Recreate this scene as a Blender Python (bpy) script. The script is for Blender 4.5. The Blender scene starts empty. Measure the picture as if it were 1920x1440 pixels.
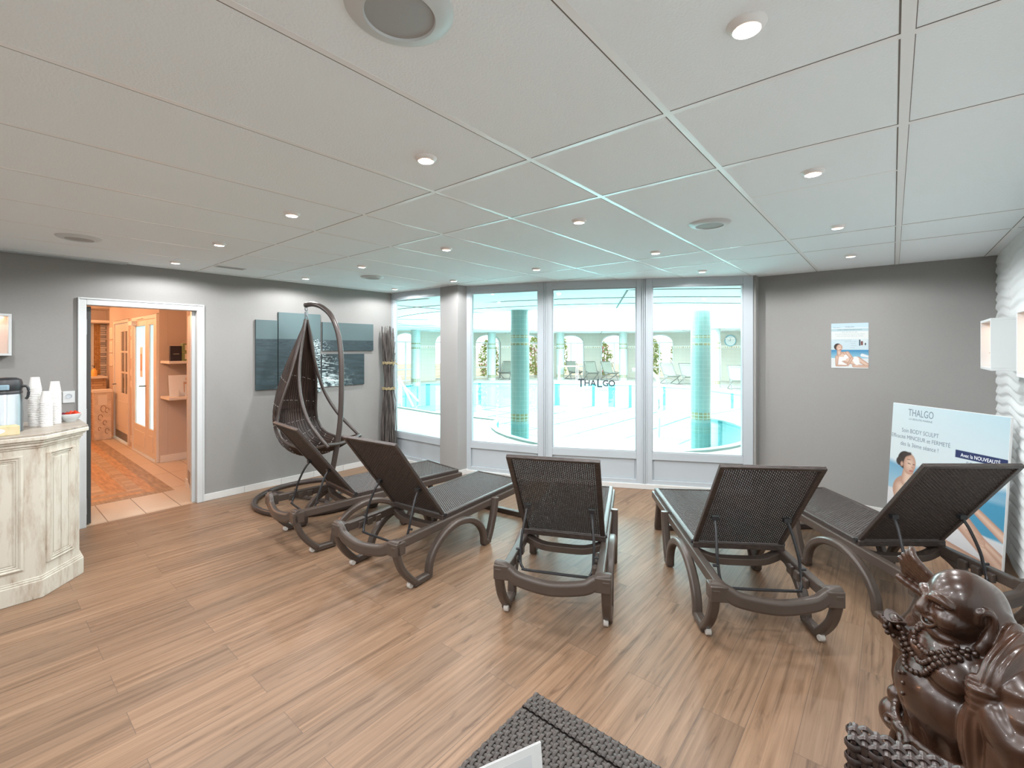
import bpy, bmesh, math, random
import numpy as np
from mathutils import Vector, Matrix
PI = math.pi
S = bpy.context.scene
C = S.collection

# ------------------------------------------------------------------ camera, world, large lights, exposure
TH = math.radians(39.865)               # heading of the view, measured from +X
CT, ST = math.cos(TH), math.sin(TH)
def W(lat, d):                          # metres to the right of / ahead of the tripod -> room coordinates
    return (d * CT + lat * ST, d * ST - lat * CT)

cam_d = bpy.data.cameras.new('camera')
cam_d.sensor_width = 36
cam_d.lens = 855 / 1920 * 36
cam_d.shift_y = -66 / 1920
cam_d.clip_start = 0.02
cam = bpy.data.objects.new('camera', cam_d); C.objects.link(cam)
cam.location = (0, 0, 1.62)
cam.rotation_euler = (PI / 2, 0, TH - PI / 2)
S.camera = cam

wd = bpy.data.worlds.new('sky'); S.world = wd; wd.use_nodes = True
wd.node_tree.nodes['Background'].inputs['Color'].default_value = (0.95, 0.98, 1.0, 1)
wd.node_tree.nodes['Background'].inputs['Strength'].default_value = 1.6

S.view_settings.view_transform = 'Standard'
S.view_settings.look = 'None'
S.view_settings.gamma = 1
S.view_settings.use_curve_mapping = False
S.view_settings.exposure = 0.66

HALL = W(3.2, 15.4)                     # centre of the round pool hall
def area(name, loc, size, power, col, rot=(0, 0, 0), shape='DISK', sy=None):
    l = bpy.data.lights.new(name, 'AREA'); l.energy = power; l.color = col; l.shape = shape; l.size = size
    if sy: l.size_y = sy
    o = bpy.data.objects.new(name, l); C.objects.link(o); o.location = loc; o.rotation_euler = rot
    return o
SKYLIGHT_W = 2900
area('skylight_daylight', (HALL[0], HALL[1], 3.25), 11.0, SKYLIGHT_W, (0.91, 0.98, 1.0))
LAMP_W = 26.0
WARM = (0.975, 0.98, 1.0)
def lamp(name, loc, power, col, angle=170, blend=0.28, r=0.03):
    l = bpy.data.lights.new(name, 'SPOT'); l.energy = power; l.color = col
    l.spot_size = math.radians(angle); l.spot_blend = blend; l.shadow_soft_size = r
    o = bpy.data.objects.new(name, l); C.objects.link(o); o.location = loc
    return o
HZ = 2.43                               # ceiling height
LAMPS = [(x, y) for x in (1.25, 2.48, 3.69, 4.9) for y in (0.28, 1.52, 2.76, 3.98, 5.13) if not (x > 4.5 and y > 2) and not (x > 3.6 and y > 5.5)]
# ------------------------------------------------------------------ helpers
def tag(o, label, cat, group=None, kind=None):
    o['label'] = label; o['category'] = cat
    if group: o['group'] = group
    if kind: o['kind'] = kind
    return o
def thing(name, label, cat, loc=(0, 0, 0), rz=0, group=None, kind=None):
    o = bpy.data.objects.new(name, None); C.objects.link(o)
    o.location = loc; o.rotation_euler = (0, 0, rz); o.empty_display_size = 0.1
    return tag(o, label, cat, group, kind)
def copy_tree(o, parent=None):
    c = o.copy(); C.objects.link(c); c.parent = parent
    for ch in list(o.children): copy_tree(ch, c)
    return c

class MB:
    def __init__(s): s.v = []; s.f = []; s.m = []
    def add(s, vs, fs, m=0):
        b = len(s.v); s.v += [tuple(p) for p in vs]
        for f in fs: s.f.append(tuple(i + b for i in f)); s.m.append(m)
        return s
    def box(s, x0, x1, y0, y1, z0, z1, m=0, M=None):
        vs = [Vector((x, y, z)) for x in (x0, x1) for y in (y0, y1) for z in (z0, z1)]
        if M is not None: vs = [M @ p for p in vs]
        return s.add(vs, [(0, 1, 3, 2), (4, 6, 7, 5), (0, 4, 5, 1), (2, 3, 7, 6), (0, 2, 6, 4), (1, 5, 7, 3)], m)
    def prism(s, pts, z0, z1, m=0, M=None):       # xy outline extruded in z
        n = len(pts)
        vs = [Vector((x, y, z0)) for x, y in pts] + [Vector((x, y, z1)) for x, y in pts]
        if M is not None: vs = [M @ p for p in vs]
        fs = [tuple(range(n))[::-1], tuple(range(n, 2 * n))] + [(i, (i + 1) % n, n + (i + 1) % n, n + i) for i in range(n)]
        return s.add(vs, fs, m)
    def sweep(s, path, prof, m=0, up=(0, 0, 1), closed=False, caps=True, scale=None):
        P = [Vector(p) for p in path]; n = len(P); k = len(prof); up = Vector(up); vs = []
        for i in range(n):
            a = P[(i - 1) % n] if (closed or i > 0) else P[i]
            b = P[(i + 1) % n] if (closed or i < n - 1) else P[i]
            t = (b - a)
            t = t.normalized() if t.length > 1e-9 else Vector((0, 0, 1))
            sd = t.cross(up)
            if sd.length < 1e-4: sd = t.cross(Vector((1, 0.01, 0)))
            sd.normalize(); u2 = sd.cross(t).normalized()
            q = scale[i] if scale else 1
            # mitre
            if 0 < i < n - 1 or closed:
                d1 = (P[i] - a).normalized(); d2 = (b - P[i]).normalized()
                c2 = max(0.35, math.sqrt(max(0.0, (1 + d1.dot(d2)) / 2)))
            else: c2 = 1
            for (x, y) in prof:
                vs.append(P[i] + sd * (x * q / c2) + u2 * (y * q))
        fs = []
        for i in range(n if closed else n - 1):
            j = (i + 1) % n
            for a in range(k):
                b = (a + 1) % k
                fs.append((i * k + a, i * k + b, j * k + b, j * k + a))
        if caps and not closed: fs += [tuple(range(k))[::-1], tuple(range((n - 1) * k, n * k))]
        return s.add(vs, fs, m)
    def tube(s, path, r, n=10, m=0, closed=False, scale=None, up=(0, 0, 1)):
        return s.sweep(path, [(r * math.cos(2 * PI * i / n), r * math.sin(2 * PI * i / n)) for i in range(n)], m, up, closed, True, scale)
    def lathe(s, prof, n=32, m=0, M=None, cap0=False, cap1=False):   # prof: (r, z)
        k = len(prof); vs = []
        for i in range(n):
            a = 2 * PI * i / n
            for r, z in prof: vs.append(Vector((r * math.cos(a), r * math.sin(a), z)))
        fs = []
        for i in range(n):
            j = (i + 1) % n
            for a in range(k - 1): fs.append((i * k + a, j * k + a, j * k + a + 1, i * k + a + 1))
        if cap0: fs.append(tuple(i * k for i in range(n))[::-1])
        if cap1: fs.append(tuple(i * k + k - 1 for i in range(n)))
        if M is not None: vs = [M @ p for p in vs]
        return s.add(vs, fs, m)
    def sphere(s, c, r, n=10, m=0, M=None):
        r = (r, r, r) if not hasattr(r, '__len__') else r
        prof = [(max(1e-5, math.sin(PI * i / n)), -math.cos(PI * i / n)) for i in range(n + 1)]
        T = Matrix.Translation(Vector(c)) @ Matrix.Diagonal((r[0], r[1], r[2], 1))
        if M is not None: T = M @ T
        return s.lathe(prof, max(6, int(n * 1.5)), m, T)
    def quad(s, a, b, c, d, m=0): return s.add([a, b, c, d], [(0, 1, 2, 3)], m)
    def build(s, name, mats, parent=None, smooth=False, bevel=0, seg=2, loc=None, rot=None, angle=0.7):
        me = bpy.data.meshes.new(name); me.from_pydata([tuple(p) for p in s.v], [], s.f)
        if not isinstance(mats, (list, tuple)): mats = [mats]
        for m in mats: me.materials.append(m)
        me.polygons.foreach_set('material_index', s.m)
        bm = bmesh.new(); bm.from_mesh(me); bmesh.ops.recalc_face_normals(bm, faces=bm.faces[:]); bm.to_mesh(me); bm.free()
        if smooth:
            me.polygons.foreach_set('use_smooth', [True] * len(me.polygons))
            try: me.set_sharp_from_angle(angle=angle)
            except Exception: pass
        o = bpy.data.objects.new(name, me); C.objects.link(o)
        if parent: o.parent = parent
        if loc: o.location = loc
        if rot: o.rotation_euler = rot
        if bevel:
            b = o.modifiers.new('bevel', 'BEVEL'); b.width = bevel; b.segments = seg; b.limit_method = 'ANGLE'; b.angle_limit = 0.6
        return o
def structure(o, label, cat): return tag(o, label, cat, kind='structure')
def circle(r, n=24, cx=0, cy=0, a0=0): return [(cx + r * math.cos(a0 + 2 * PI * i / n), cy + r * math.sin(a0 + 2 * PI * i / n)) for i in range(n)]
def spline(pts, k=6, closed=False):
    P = [Vector(p) for p in pts]; n = len(P); out = []
    for i in range(n if closed else n - 1):
        g = lambda j: P[j % n] if closed else P[min(max(j, 0), n - 1)]
        a, b, c, d = g(i - 1), g(i), g(i + 1), g(i + 2)
        for q in range(k):
            t = q / k
            out.append(0.5 * ((2 * b) + (c - a) * t + (2 * a - 5 * b + 4 * c - d) * t * t + (3 * b - a - 3 * c + d) * t ** 3))
    if not closed: out.append(P[-1])
    return out

# ------------------------------------------------------------------ materials
def mat(name, col, rough=0.5, metal=0.0, bump=0, bscale=200, var=0, vscale=8, stretch=(1, 1, 1), spec=0.5, emit=None, estr=0, coat=0, col2=None, alpha=1, detail=3):
    m = bpy.data.materials.new(name); m.use_nodes = True; nt = m.node_tree; b = nt.nodes['Principled BSDF']
    b.inputs['Base Color'].default_value = (*col, 1); b.inputs['Roughness'].default_value = rough
    b.inputs['Metallic'].default_value = metal; b.inputs['Specular IOR Level'].default_value = spec
    b.inputs['Coat Weight'].default_value = coat
    if emit: b.inputs['Emission Color'].default_value = (*emit, 1); b.inputs['Emission Strength'].default_value = estr
    if bump or var:
        tc = nt.nodes.new('ShaderNodeTexCoord'); mp = nt.nodes.new('ShaderNodeMapping'); mp.inputs['Scale'].default_value = stretch
        nt.links.new(tc.outputs['Object'], mp.inputs['Vector'])
    if bump:
        n = nt.nodes.new('ShaderNodeTexNoise'); n.inputs['Scale'].default_value = bscale; n.inputs['Detail'].default_value = 2
        nt.links.new(mp.outputs['Vector'], n.inputs['Vector'])
        bp = nt.nodes.new('ShaderNodeBump'); bp.inputs['Strength'].default_value = bump; bp.inputs['Distance'].default_value = 0.004
        nt.links.new(n.outputs['Fac'], bp.inputs['Height']); nt.links.new(bp.outputs['Normal'], b.inputs['Normal'])
    if var:
        n = nt.nodes.new('ShaderNodeTexNoise'); n.inputs['Scale'].default_value = vscale; n.inputs['Detail'].default_value = detail
        nt.links.new(mp.outputs['Vector'], n.inputs['Vector'])
        r = nt.nodes.new('ShaderNodeValToRGB'); r.color_ramp.elements[0].position = 0.35; r.color_ramp.elements[1].position = 0.65
        c2 = col2 or tuple(min(1, x * (1 + var)) for x in col); c1 = col if col2 else tuple(x * (1 - var) for x in col)
        r.color_ramp.elements[0].color = (*c1, 1); r.color_ramp.elements[1].color = (*c2, 1)
        nt.links.new(n.outputs['Fac'], r.inputs['Fac']); nt.links.new(r.outputs['Color'], b.inputs['Base Color'])
    return m
def N(nt, t, **kw):
    n = nt.nodes.new('ShaderNode' + t)
    for k, v in kw.items(): setattr(n, k, v)
    return n
def vcol_mat(name, rough=0.5):
    m = bpy.data.materials.new(name); m.use_nodes = True; nt = m.node_tree
    a = N(nt, 'VertexColor'); a.layer_name = 'print'; g = N(nt, 'MixRGB', blend_type='MULTIPLY'); g.inputs[0].default_value = 1; g.inputs[2].default_value = (.78, .78, .78, 1)   # ink on paper
    nt.links.new(a.outputs['Color'], g.inputs[1]); nt.links.new(g.outputs[0], nt.nodes['Principled BSDF'].inputs['Base Color'])
    nt.nodes['Principled BSDF'].inputs['Roughness'].default_value = rough
    return m
def glass_mat(name, tint=(0.93, 0.99, 0.985), gloss=0.06):
    m = bpy.data.materials.new(name); m.use_nodes = True; nt = m.node_tree; nt.nodes.clear()
    out = N(nt, 'OutputMaterial'); tr = N(nt, 'BsdfTransparent'); gl = N(nt, 'BsdfGlossy'); mx = N(nt, 'MixShader')
    tr.inputs['Color'].default_value = (*tint, 1); gl.inputs['Roughness'].default_value = 0.02
    lw = N(nt, 'LayerWeight'); lw.inputs['Blend'].default_value = 0.5; pw = N(nt, 'Math', operation='POWER'); pw.inputs[1].default_value = 4.0
    ma = N(nt, 'Math', operation='MULTIPLY_ADD'); ma.inputs[1].default_value = 0.45; ma.inputs[2].default_value = gloss / 2
    nt.links.new(lw.outputs['Facing'], pw.inputs[0]); nt.links.new(pw.outputs[0], ma.inputs[0]); nt.links.new(ma.outputs[0], mx.inputs[0]); nt.links.new(tr.outputs[0], mx.inputs[1]); nt.links.new(gl.outputs[0], mx.inputs[2])
    nt.links.new(mx.outputs[0], out.inputs[0]); return m

def plank_mat():
    m = bpy.data.materials.new('oak_vinyl_planks'); m.use_nodes = True; nt = m.node_tree; L = nt.links.new; b = nt.nodes['Principled BSDF']
    tc = N(nt, 'TexCoord'); mp = N(nt, 'Mapping'); L(tc.outputs['Object'], mp.inputs['Vector']); mp.inputs['Location'].default_value = (0.31, 0.05, 0)
    br = N(nt, 'TexBrick'); br.offset = 0.37; br.offset_frequency = 2
    br.inputs['Scale'].default_value = 1; br.inputs['Brick Width'].default_value = 1.22; br.inputs['Row Height'].default_value = 0.178
    br.inputs['Mortar Size'].default_value = 0.0012; br.inputs['Mortar Smooth'].default_value = 0.2; br.inputs['Bias'].default_value = 0
    br.inputs['Color1'].default_value = (0.0, 0.0, 0.0, 1); br.inputs['Color2'].default_value = (1, 1, 1, 1); br.inputs['Mortar'].default_value = (0.5, 0.5, 0.5, 1)
    L(mp.outputs['Vector'], br.inputs['Vector'])
    # per-plank shift of the grain
    sep = N(nt, 'SeparateXYZ'); L(mp.outputs['Vector'], sep.inputs[0])
    ml = N(nt, 'VectorMath', operation='MULTIPLY_ADD'); L(br.outputs['Color'], ml.inputs[0]); ml.inputs[1].default_value = (7, 13, 5); L(mp.outputs['Vector'], ml.inputs[2])
    m2 = N(nt, 'Mapping'); m2.inputs['Scale'].default_value = (0.6, 17, 1); L(ml.outputs[0], m2.inputs['Vector'])
    n1 = N(nt, 'TexNoise'); n1.inputs['Scale'].default_value = 2.2; n1.inputs['Detail'].default_value = 7; n1.inputs['Distortion'].default_value = 0.7; n1.inputs['Roughness'].default_value = 0.62; L(m2.outputs['Vector'], n1.inputs['Vector'])
    r1 = N(nt, 'ValToRGB'); L(n1.outputs['Fac'], r1.inputs['Fac'])
    e = r1.color_ramp.elements; e[0].position = 0.28; e[0].color = (0.135, 0.080, 0.047, 1); e[1].position = 0.72; e[1].color = (0.320, 0.205, 0.130, 1)
    x = r1.color_ramp.elements.new(0.48); x.color = (0.240, 0.148, 0.091, 1)
    # knots and dark streaks
    m3 = N(nt, 'Mapping'); m3.inputs['Scale'].default_value = (2.2, 11, 1); L(ml.outputs[0], m3.inputs['Vector'])
    n2 = N(nt, 'TexNoise'); n2.inputs['Scale'].default_value = 1.6; n2.inputs['Detail'].default_value = 4; n2.inputs['Distortion'].default_value = 1.2; L(m3.outputs['Vector'], n2.inputs['Vector'])
    r2 = N(nt, 'ValToRGB'); L(n2.outputs['Fac'], r2.inputs['Fac']); e = r2.color_ramp.elements
    e[0].position = 0.27; e[0].color = (0.50, 0.47, 0.46, 1); e[1].position = 0.40; e[1].color = (1, 1, 1, 1)
    mx = N(nt, 'MixRGB', blend_type='MULTIPLY'); mx.inputs[0].default_value = 0.65; L(r1.outputs['Color'], mx.inputs[1]); L(r2.outputs['Color'], mx.inputs[2])
    # plank tone
    r3 = N(nt, 'ValToRGB'); L(br.outputs['Color'], r3.inputs['Fac']); e = r3.color_ramp.elements
    e[0].color = (0.86, 0.87, 0.88, 1); e[1].color = (1.10, 1.08, 1.05, 1)
    m4 = N(nt, 'MixRGB', blend_type='MULTIPLY'); m4.inputs[0].default_value = 1; L(mx.outputs[0], m4.inputs[1]); L(r3.outputs['Color'], m4.inputs[2])
    m5 = N(nt, 'MixRGB'); L(br.outputs['Fac'], m5.inputs[0]); L(m4.outputs[0], m5.inputs[1]); m5.inputs[2].default_value = (0.13, 0.085, 0.06, 1)
    L(m5.outputs[0], b.inputs['Base Color']); b.inputs['Roughness'].default_value = 0.42; b.inputs['Specular IOR Level'].default_value = 0.35
    bp = N(nt, 'Bump'); bp.inputs['Strength'].default_value = 0.25; bp.inputs['Distance'].default_value = 0.002; L(n1.outputs['Fac'], bp.inputs['Height']); L(bp.outputs['Normal'], b.inputs['Normal'])
    return m
def brick_mat(name, c1, c2, mortar, w, h, ms=0.004, off=0.5, rough=0.4, rot=(0, 0, 0), coords='Object', bump=0.3):
    m = bpy.data.materials.new(name); m.use_nodes = True; nt = m.node_tree; L = nt.links.new; b = nt.nodes['Principled BSDF']
    tc = N(nt, 'TexCoord'); mp = N(nt, 'Mapping'); mp.inputs['Rotation'].default_value = rot; L(tc.outputs[coords], mp.inputs['Vector'])
    br = N(nt, 'TexBrick'); br.offset = off; br.inputs['Scale'].default_value = 1; br.inputs['Brick Width'].default_value = w; br.inputs['Row Height'].default_value = h
    br.inputs['Mortar Size'].default_value = ms; br.inputs['Color1'].default_value = (*c1, 1); br.inputs['Color2'].default_value = (*c2, 1); br.inputs['Mortar'].default_value = (*mortar, 1)
    L(mp.outputs['Vector'], br.inputs['Vector']); L(br.outputs['Color'], b.inputs['Base Color']); b.inputs['Roughness'].default_value = rough
    bp = N(nt, 'Bump'); bp.inputs['Strength'].default_value = bump; bp.inputs['Distance'].default_value = 0.003; bp.invert = True; L(br.outputs['Fac'], bp.inputs['Height']); L(bp.outputs['Normal'], b.inputs['Normal'])
    return m
def worn_mat():
    m = bpy.data.materials.new('distressed_cream_paint'); m.use_nodes = True; nt = m.node_tree; L = nt.links.new; b = nt.nodes['Principled BSDF']
    tc = N(nt, 'TexCoord'); mp = N(nt, 'Mapping'); mp.inputs['Scale'].default_value = (7, 7, 1.5); L(tc.outputs['Object'], mp.inputs['Vector'])
    n = N(nt, 'TexNoise'); n.inputs['Scale'].default_value = 2.4; n.inputs['Detail'].default_value = 8; n.inputs['Roughness'].default_value = 0.7; L(mp.outputs['Vector'], n.inputs['Vector'])
    r = N(nt, 'ValToRGB'); L(n.outputs['Fac'], r.inputs['Fac']); e = r.color_ramp.elements
    e[0].position = 0.24; e[0].color = (0.20, 0.14, 0.09, 1); e[1].position = 0.54; e[1].color = (0.60, 0.57, 0.49, 1)
    x = e.new(0.37); x.color = (0.46, 0.40, 0.32, 1)
    L(r.outputs['Color'], b.inputs['Base Color']); b.inputs['Roughness'].default_value = 0.6
    bp = N(nt, 'Bump'); bp.inputs['Strength'].default_value = 0.3; bp.inputs['Distance'].default_value = 0.003; L(n.outputs['Fac'], bp.inputs['Height']); L(bp.outputs['Normal'], b.inputs['Normal'])
    return m
M = {}
M['floor'] = plank_mat()
M['ceil'] = mat('ceiling_tile_white', (0.85, 0.90, 0.92), 0.9, bump=0.45, bscale=130)
M['tbar'] = mat('ceiling_bar_white', (0.86, 0.87, 0.87), 0.3)
M['seam'] = mat('ceiling_seam_dark', (0.18, 0.16, 0.14), 0.9)
M['wall'] = mat('grey_textile_wallpaper', (0.285, 0.280, 0.268), 0.85, bump=0.25, bscale=350, var=0.03, vscale=60, stretch=(1, 1, 6))
M['wave'] = mat('white_relief_panel', (0.70, 0.735, 0.735), 0.55)
M['pvc'] = mat('white_window_frame', (0.47, 0.52, 0.55), 0.35)
M['white'] = mat('white_gloss_paint', (0.60, 0.63, 0.63), 0.4)
M['plinth'] = mat('white_skirting_tile', (0.66, 0.66, 0.64), 0.35)
M['pillar'] = mat('pale_grey_pillar_paint', (0.33, 0.325, 0.315), 0.8, bump=0.15, bscale=250)
M['glass'] = glass_mat('window_glass')
M['steel'] = mat('brushed_steel', (0.26, 0.28, 0.29), 0.32, 1.0)
M['grille'] = mat('speaker_grille_grey', (0.42, 0.42, 0.41), 0.6, bump=0.6, bscale=900)
M['black'] = mat('black_plastic', (0.02, 0.021, 0.024), 0.35)
M['dark'] = mat('dark_door_edge', (0.045, 0.045, 0.042), 0.5)
M['bulb'] = mat('lamp_glow', (1, 0.9, 0.8), 0.5, emit=(1.0, 0.58, 0.36), estr=7)
M['lamp_ring'] = mat('downlight_white_ring', (0.82, 0.81, 0.79), 0.35)
M['paper'] = mat('white_paper', (0.80, 0.81, 0.80), 0.6)
# ------------------------------------------------------------------ the room
YL, XR, YR = 5.62, 5.72, -0.70          # left wall, far wall with the poster, relief wall
XN, YN = -1.9, -0.70
o = MB().prism([(XN, YR - .1), (XR + .1, YR - .1), (XR + .1, 1.25), (5.55, 1.30), (5.02, 2.28), (4.49, 3.30), (4.16, 4.3), (4.06, YL + .02), (XN, YL + .02)], -0.06, 0).build('floor', M['floor'])
structure(o, 'oak look plank floor of the relaxation room', 'floor')
o = MB().box(XN, XR + .12, YR - .12, YL + .12, HZ, HZ + .08).build('ceiling', M['ceil'])
structure(o, 'white textured tile ceiling of the relaxation room', 'ceiling')
# ceiling bars, each with its thin dark joint
b = MB()
XL = [1.552, 2.167, 3.93, 4.52]
YLN = [-0.63, -0.03, .594, 1.19, 1.815, 2.445, 3.05, 3.67, 4.29, 4.90, 5.48]
for i, y in enumerate(YLN):
    w = .014 if i == 1 else .0115
    b.box(XN, XR, y - w, y + w, HZ - .0012, HZ + .004)
    b.box(XN, XR, y + w, y + w + .0042, HZ - .0007, HZ + .004, 1)
    if i == 1: b.box(XN, XR, y - w - .002, y - w, HZ - .0008, HZ + .004, 1)
for x in XL:
    b.box(x - .0115, x + .0115, YR, YL, HZ - .0011, HZ + .004)
    b.box(x - .0150, x - .0115, YR, YL, HZ - .0007, HZ + .004, 1)
b.box(2.70, 2.715, -.03, .594, HZ - .0008, HZ + .004, 0)
structure(b.build('trim_1', [M['tbar'], M['seam']]), 'white metal bars dividing the ceiling into tiles', 'ceiling trim')

# left wall with the doorway
DX0, DX1, DZ = 0.70, 1.555, 2.02
b = MB()
b.box(XN, DX0 - .005, YL, YL + .12, 0, HZ); b.box(DX1 + .005, 3.99, YL, YL + .12, 0, HZ); b.box(DX0 - .005, DX1 + .005, YL, YL + .12, DZ + .005, HZ)
structure(b.build('wall_left', M['wall']), 'grey wall with the doorway and the sea canvases', 'wall')
o = MB().box(XR, XR + .12, YR - .1, 1.16, 0, HZ).box(5.585, XR + .12, 1.16, 1.22, 0, HZ).build('wall_right', M['wall'])
structure(o, 'grey brown wall carrying the small poster', 'wall')
o = MB().box(XN - .1, XN, YR - .1, YL + .12, 0, HZ).build('wall_near', M['wall'])
structure(o, 'grey wall on the near side of the room', 'wall')
# relief wall: wavy white panels
xs = np.arange(2.3, XR + .011, .013); zs = np.arange(0, HZ + .001, .011)
X, Z = np.meshgrid(xs, zs, indexing='ij')
warp = .55 * np.sin(X * 4.3 + 1.3 * np.sin(Z * 2.1)) + .5 * np.sin(X * 9.1 - Z * 3.7) + .35 * np.sin(Z * 6.3 + X * 2.2)
ph = Z / .078 * 2 * PI + 2.2 * warp
h = .0050 * np.sin(ph) + .0025 * np.sin(ph * .5 + X * 6) + .002 * np.sin(2 * ph + .6)
h = np.where(np.abs(((X - 4.62 + .012 * np.sin(Z * 45)) + .25) % .5 - .25) < .007, h - .008, h)
nx, nz = X.shape
vs = np.stack([X, YR + .012 + h, Z], -1).reshape(-1, 3)
ii = (np.arange(nx - 1)[:, None] * nz + np.arange(nz - 1)[None]).ravel()
b = MB(); b.add(vs.tolist(), np.stack([ii, ii + nz, ii + nz + 1, ii + 1], -1).tolist())
b.box(XN, XR + .1, YR - .12, YR - .012, 0, HZ); b.box(XN, 2.3, YR - .012, YR + .012, 0, HZ)
o = b.build('wall_back', M['wave'], smooth=True, angle=1.2)
structure(o, 'white wall of wavy relief panels behind the statue', 'wall')
# skirting
b = MB(); x = DX1 + .06
while x < 3.95:
    x2 = min(x + .4, 3.95); b.box(x + .001, x2 - .001, YL - .012, YL, 0, .072); x = x2
structure(b.build('baseboard_left', M['plinth'], bevel=.002), 'white tile skirting along the grey wall', 'skirting')
b = MB().box(XR - .012, XR, YR + .03, 1.16, 0, .07)
structure(b.build('baseboard_right', M['plinth'], bevel=.002), 'white skirting under the small poster', 'skirting')
# door frame
t = structure(thing('door_1', '', '', (0, 0, 0)), 'white framed doorway into the orange lit lobby', 'doorway')
b = MB()
for (x0, x1) in ((DX0 - .048, DX0), (DX1, DX1 + .055)):
    b.box(x0, x1, YL - .016, YL + .136, 0, DZ + .052)
b.box(DX0, DX1, YL - .016, YL + .136, DZ, DZ + .052)
for (x0, x1) in ((DX0 - .058, DX0 - .046), (DX1 + .053, DX1 + .065)):
    b.box(x0, x1, YL - .024, YL, 0, DZ + .064)
b.box(DX0 - .046, DX1 + .053, YL - .024, YL, DZ + .05, DZ + .064)
b.box(DX1 - .03, DX1, YL + .05, YL + .10, 0, DZ)
b.build('door_frame', M['white'], t, bevel=.003)
# opened dark door leaf seen on its edge, hinges on the frame
lf = MB().box(DX0 + .004, DX0 + .040, YL + .06, YL + .92, .01, DZ - .01).build('door_leaf', M['dark'], t, bevel=.002)
b = MB()
for z in (.18, 1.0, 1.82):
    b.box(DX0 - .001, DX0 + .008, YL + .02, YL + .06, z - .07, z + .07)
    b.tube([(DX0 + .004, YL + .055, z - .07), (DX0 + .004, YL + .055, z + .07)], .007, 8, up=(0, 1, 0))
b.build('hinge', M['steel'], t)

# pillar
o = MB().box(4.0, 4.26, 4.24, 4.575, 0, HZ).build('pillar', M['pillar'], bevel=.004)
structure(o, 'square pale grey pillar between the first two windows', 'pillar')
o = MB().box(3.988, 4.27, 4.228, 4.587, 0, .07).build('baseboard_pillar', M['plinth'], bevel=.002)
structure(o, 'white skirting around the foot of the pillar', 'skirting')

# windows: four tall facets of a bowed glass wall
WP = [(3.99, 5.62), (4.035, 4.57), (4.17, 4.245), (4.508, 3.24), (5.04, 2.212), (5.585, 1.19)]
labels = {1: 'leftmost tall window, half hidden by the pillar', 2: 'tall window just right of the pillar',
          3: 'tall window with dark lettering on the glass', 4: 'tall window next to the small poster wall'}
def flip(b): b.v = [(x, -y, z) for x, y, z in b.v]; return b
def window(i, p, q, last):
    p, q = Vector((*p, 0)), Vector((*q, 0)); L = (q - p).length; ux = (q - p).normalized(); n = Vector((-ux.y, ux.x, 0))          # local y points away from the room
    T = Matrix(((ux.x, n.x, 0, p.x), (ux.y, n.y, 0, p.y), (0, 0, 1, 0), (0, 0, 0, 1)))
    t = structure(thing('window_%d' % i, '', ''), labels[i], 'window'); t.matrix_world = T
    sl, sr = .088, .088
    if i == 2: sl = .06
    if i == 1: sl, sr = .055, .02
    if i == 4: sr = .10
    b = MB(); D0, D1 = -.06, .012
    b.box(0, sl, D0, D1, .05, HZ); b.box(L - sr, L, D0, D1, .05, HZ)
    b.box(sl, L - sr, D0, D1, HZ - .095, HZ); b.box(sl, L - sr, D0, D1, .34, .425); b.box(sl, L - sr, D0, D1, .05, .105)
    # thin sash lip around the pane and grooves at the joints
    for (x0, x1, z0, z1) in ((sl, sl + .012, .425, HZ - .095), (L - sr - .012, L - sr, .425, HZ - .095), (sl, L - sr, .425, .437), (sl, L - sr, HZ - .107, HZ - .095)):
        b.box(x0, x1, -.05, .004, z0, z1)
    if i in (2, 3): b.box(L - .026, L - .014, D1, D1 + .010, .05, HZ); b.box(L - .006, L + .006, D1, D1 + .012, .05, HZ)
    if i in (3, 4): b.box(.014, .026, D1, D1 + .010, .05, HZ)
    flip(b).build('window_frame', M['pvc'], t, bevel=.003)
    flip(MB().box(sl + .02, L - sr - .02, -.05, -.012, .105, .34).box(sl, L - sr, -.05, -.02, .10, .345)).build('lower_panel', M['pvc'], t, bevel=.004)
    flip(MB().box(sl + .004, L - sr - .004, -.032, -.026, .43, HZ - .10)).build('glass_pane', M['glass'], t)
    flip(MB().box(-.002, L + .002, -.06, .030, 0, .058)).build('plinth', M['plinth'], t, bevel=.004)
    return t, L
win = {}
win[1] = window(1, WP[0], WP[1], 0); win[2] = window(2, WP[2], WP[3], 0); win[3] = window(3, WP[3], WP[4], 0); win[4] = window(4, WP[4], WP[5], 1)
M['ink'] = mat('dark_lettering', (0.03, 0.045, 0.06), 0.5)
M['ink_grey'] = mat('grey_lettering', (0.16, 0.20, 0.24), 0.5)
M['ink_white'] = mat('white_lettering', (0.85, 0.88, 0.9), 0.5)
def text(s, size, parent, loc, rot=None, m='ink', name='lettering', align='CENTER', width=None, ext=.0004, off=0, space=1):
    c = bpy.data.curves.new(name, 'FONT'); c.body = s; c.size = size; c.align_x = align; c.extrude = ext; c.offset = off; c.space_character = space
    c.resolution_u = 3; c.materials.append(M[m])
    tmp = bpy.data.objects.new(name, c); C.objects.link(tmp)
    me = bpy.data.meshes.new_from_object(tmp.evaluated_get(bpy.context.evaluated_depsgraph_get())); me.name = name
    bpy.data.objects.remove(tmp); bpy.data.curves.remove(c)
    if width and len(me.vertices):
        x = [v.co.x for v in me.vertices]; k = width / (max(x) - min(x)); me.transform(Matrix.Diagonal((k, 1, 1, 1)))
    if not me.materials: me.materials.append(M[m])
    o = bpy.data.objects.new(name, me); C.objects.link(o); o.parent = parent; o.location = loc
    if rot is not None: o.rotation_euler = rot
    return o
Lw = win[3][1]
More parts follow.
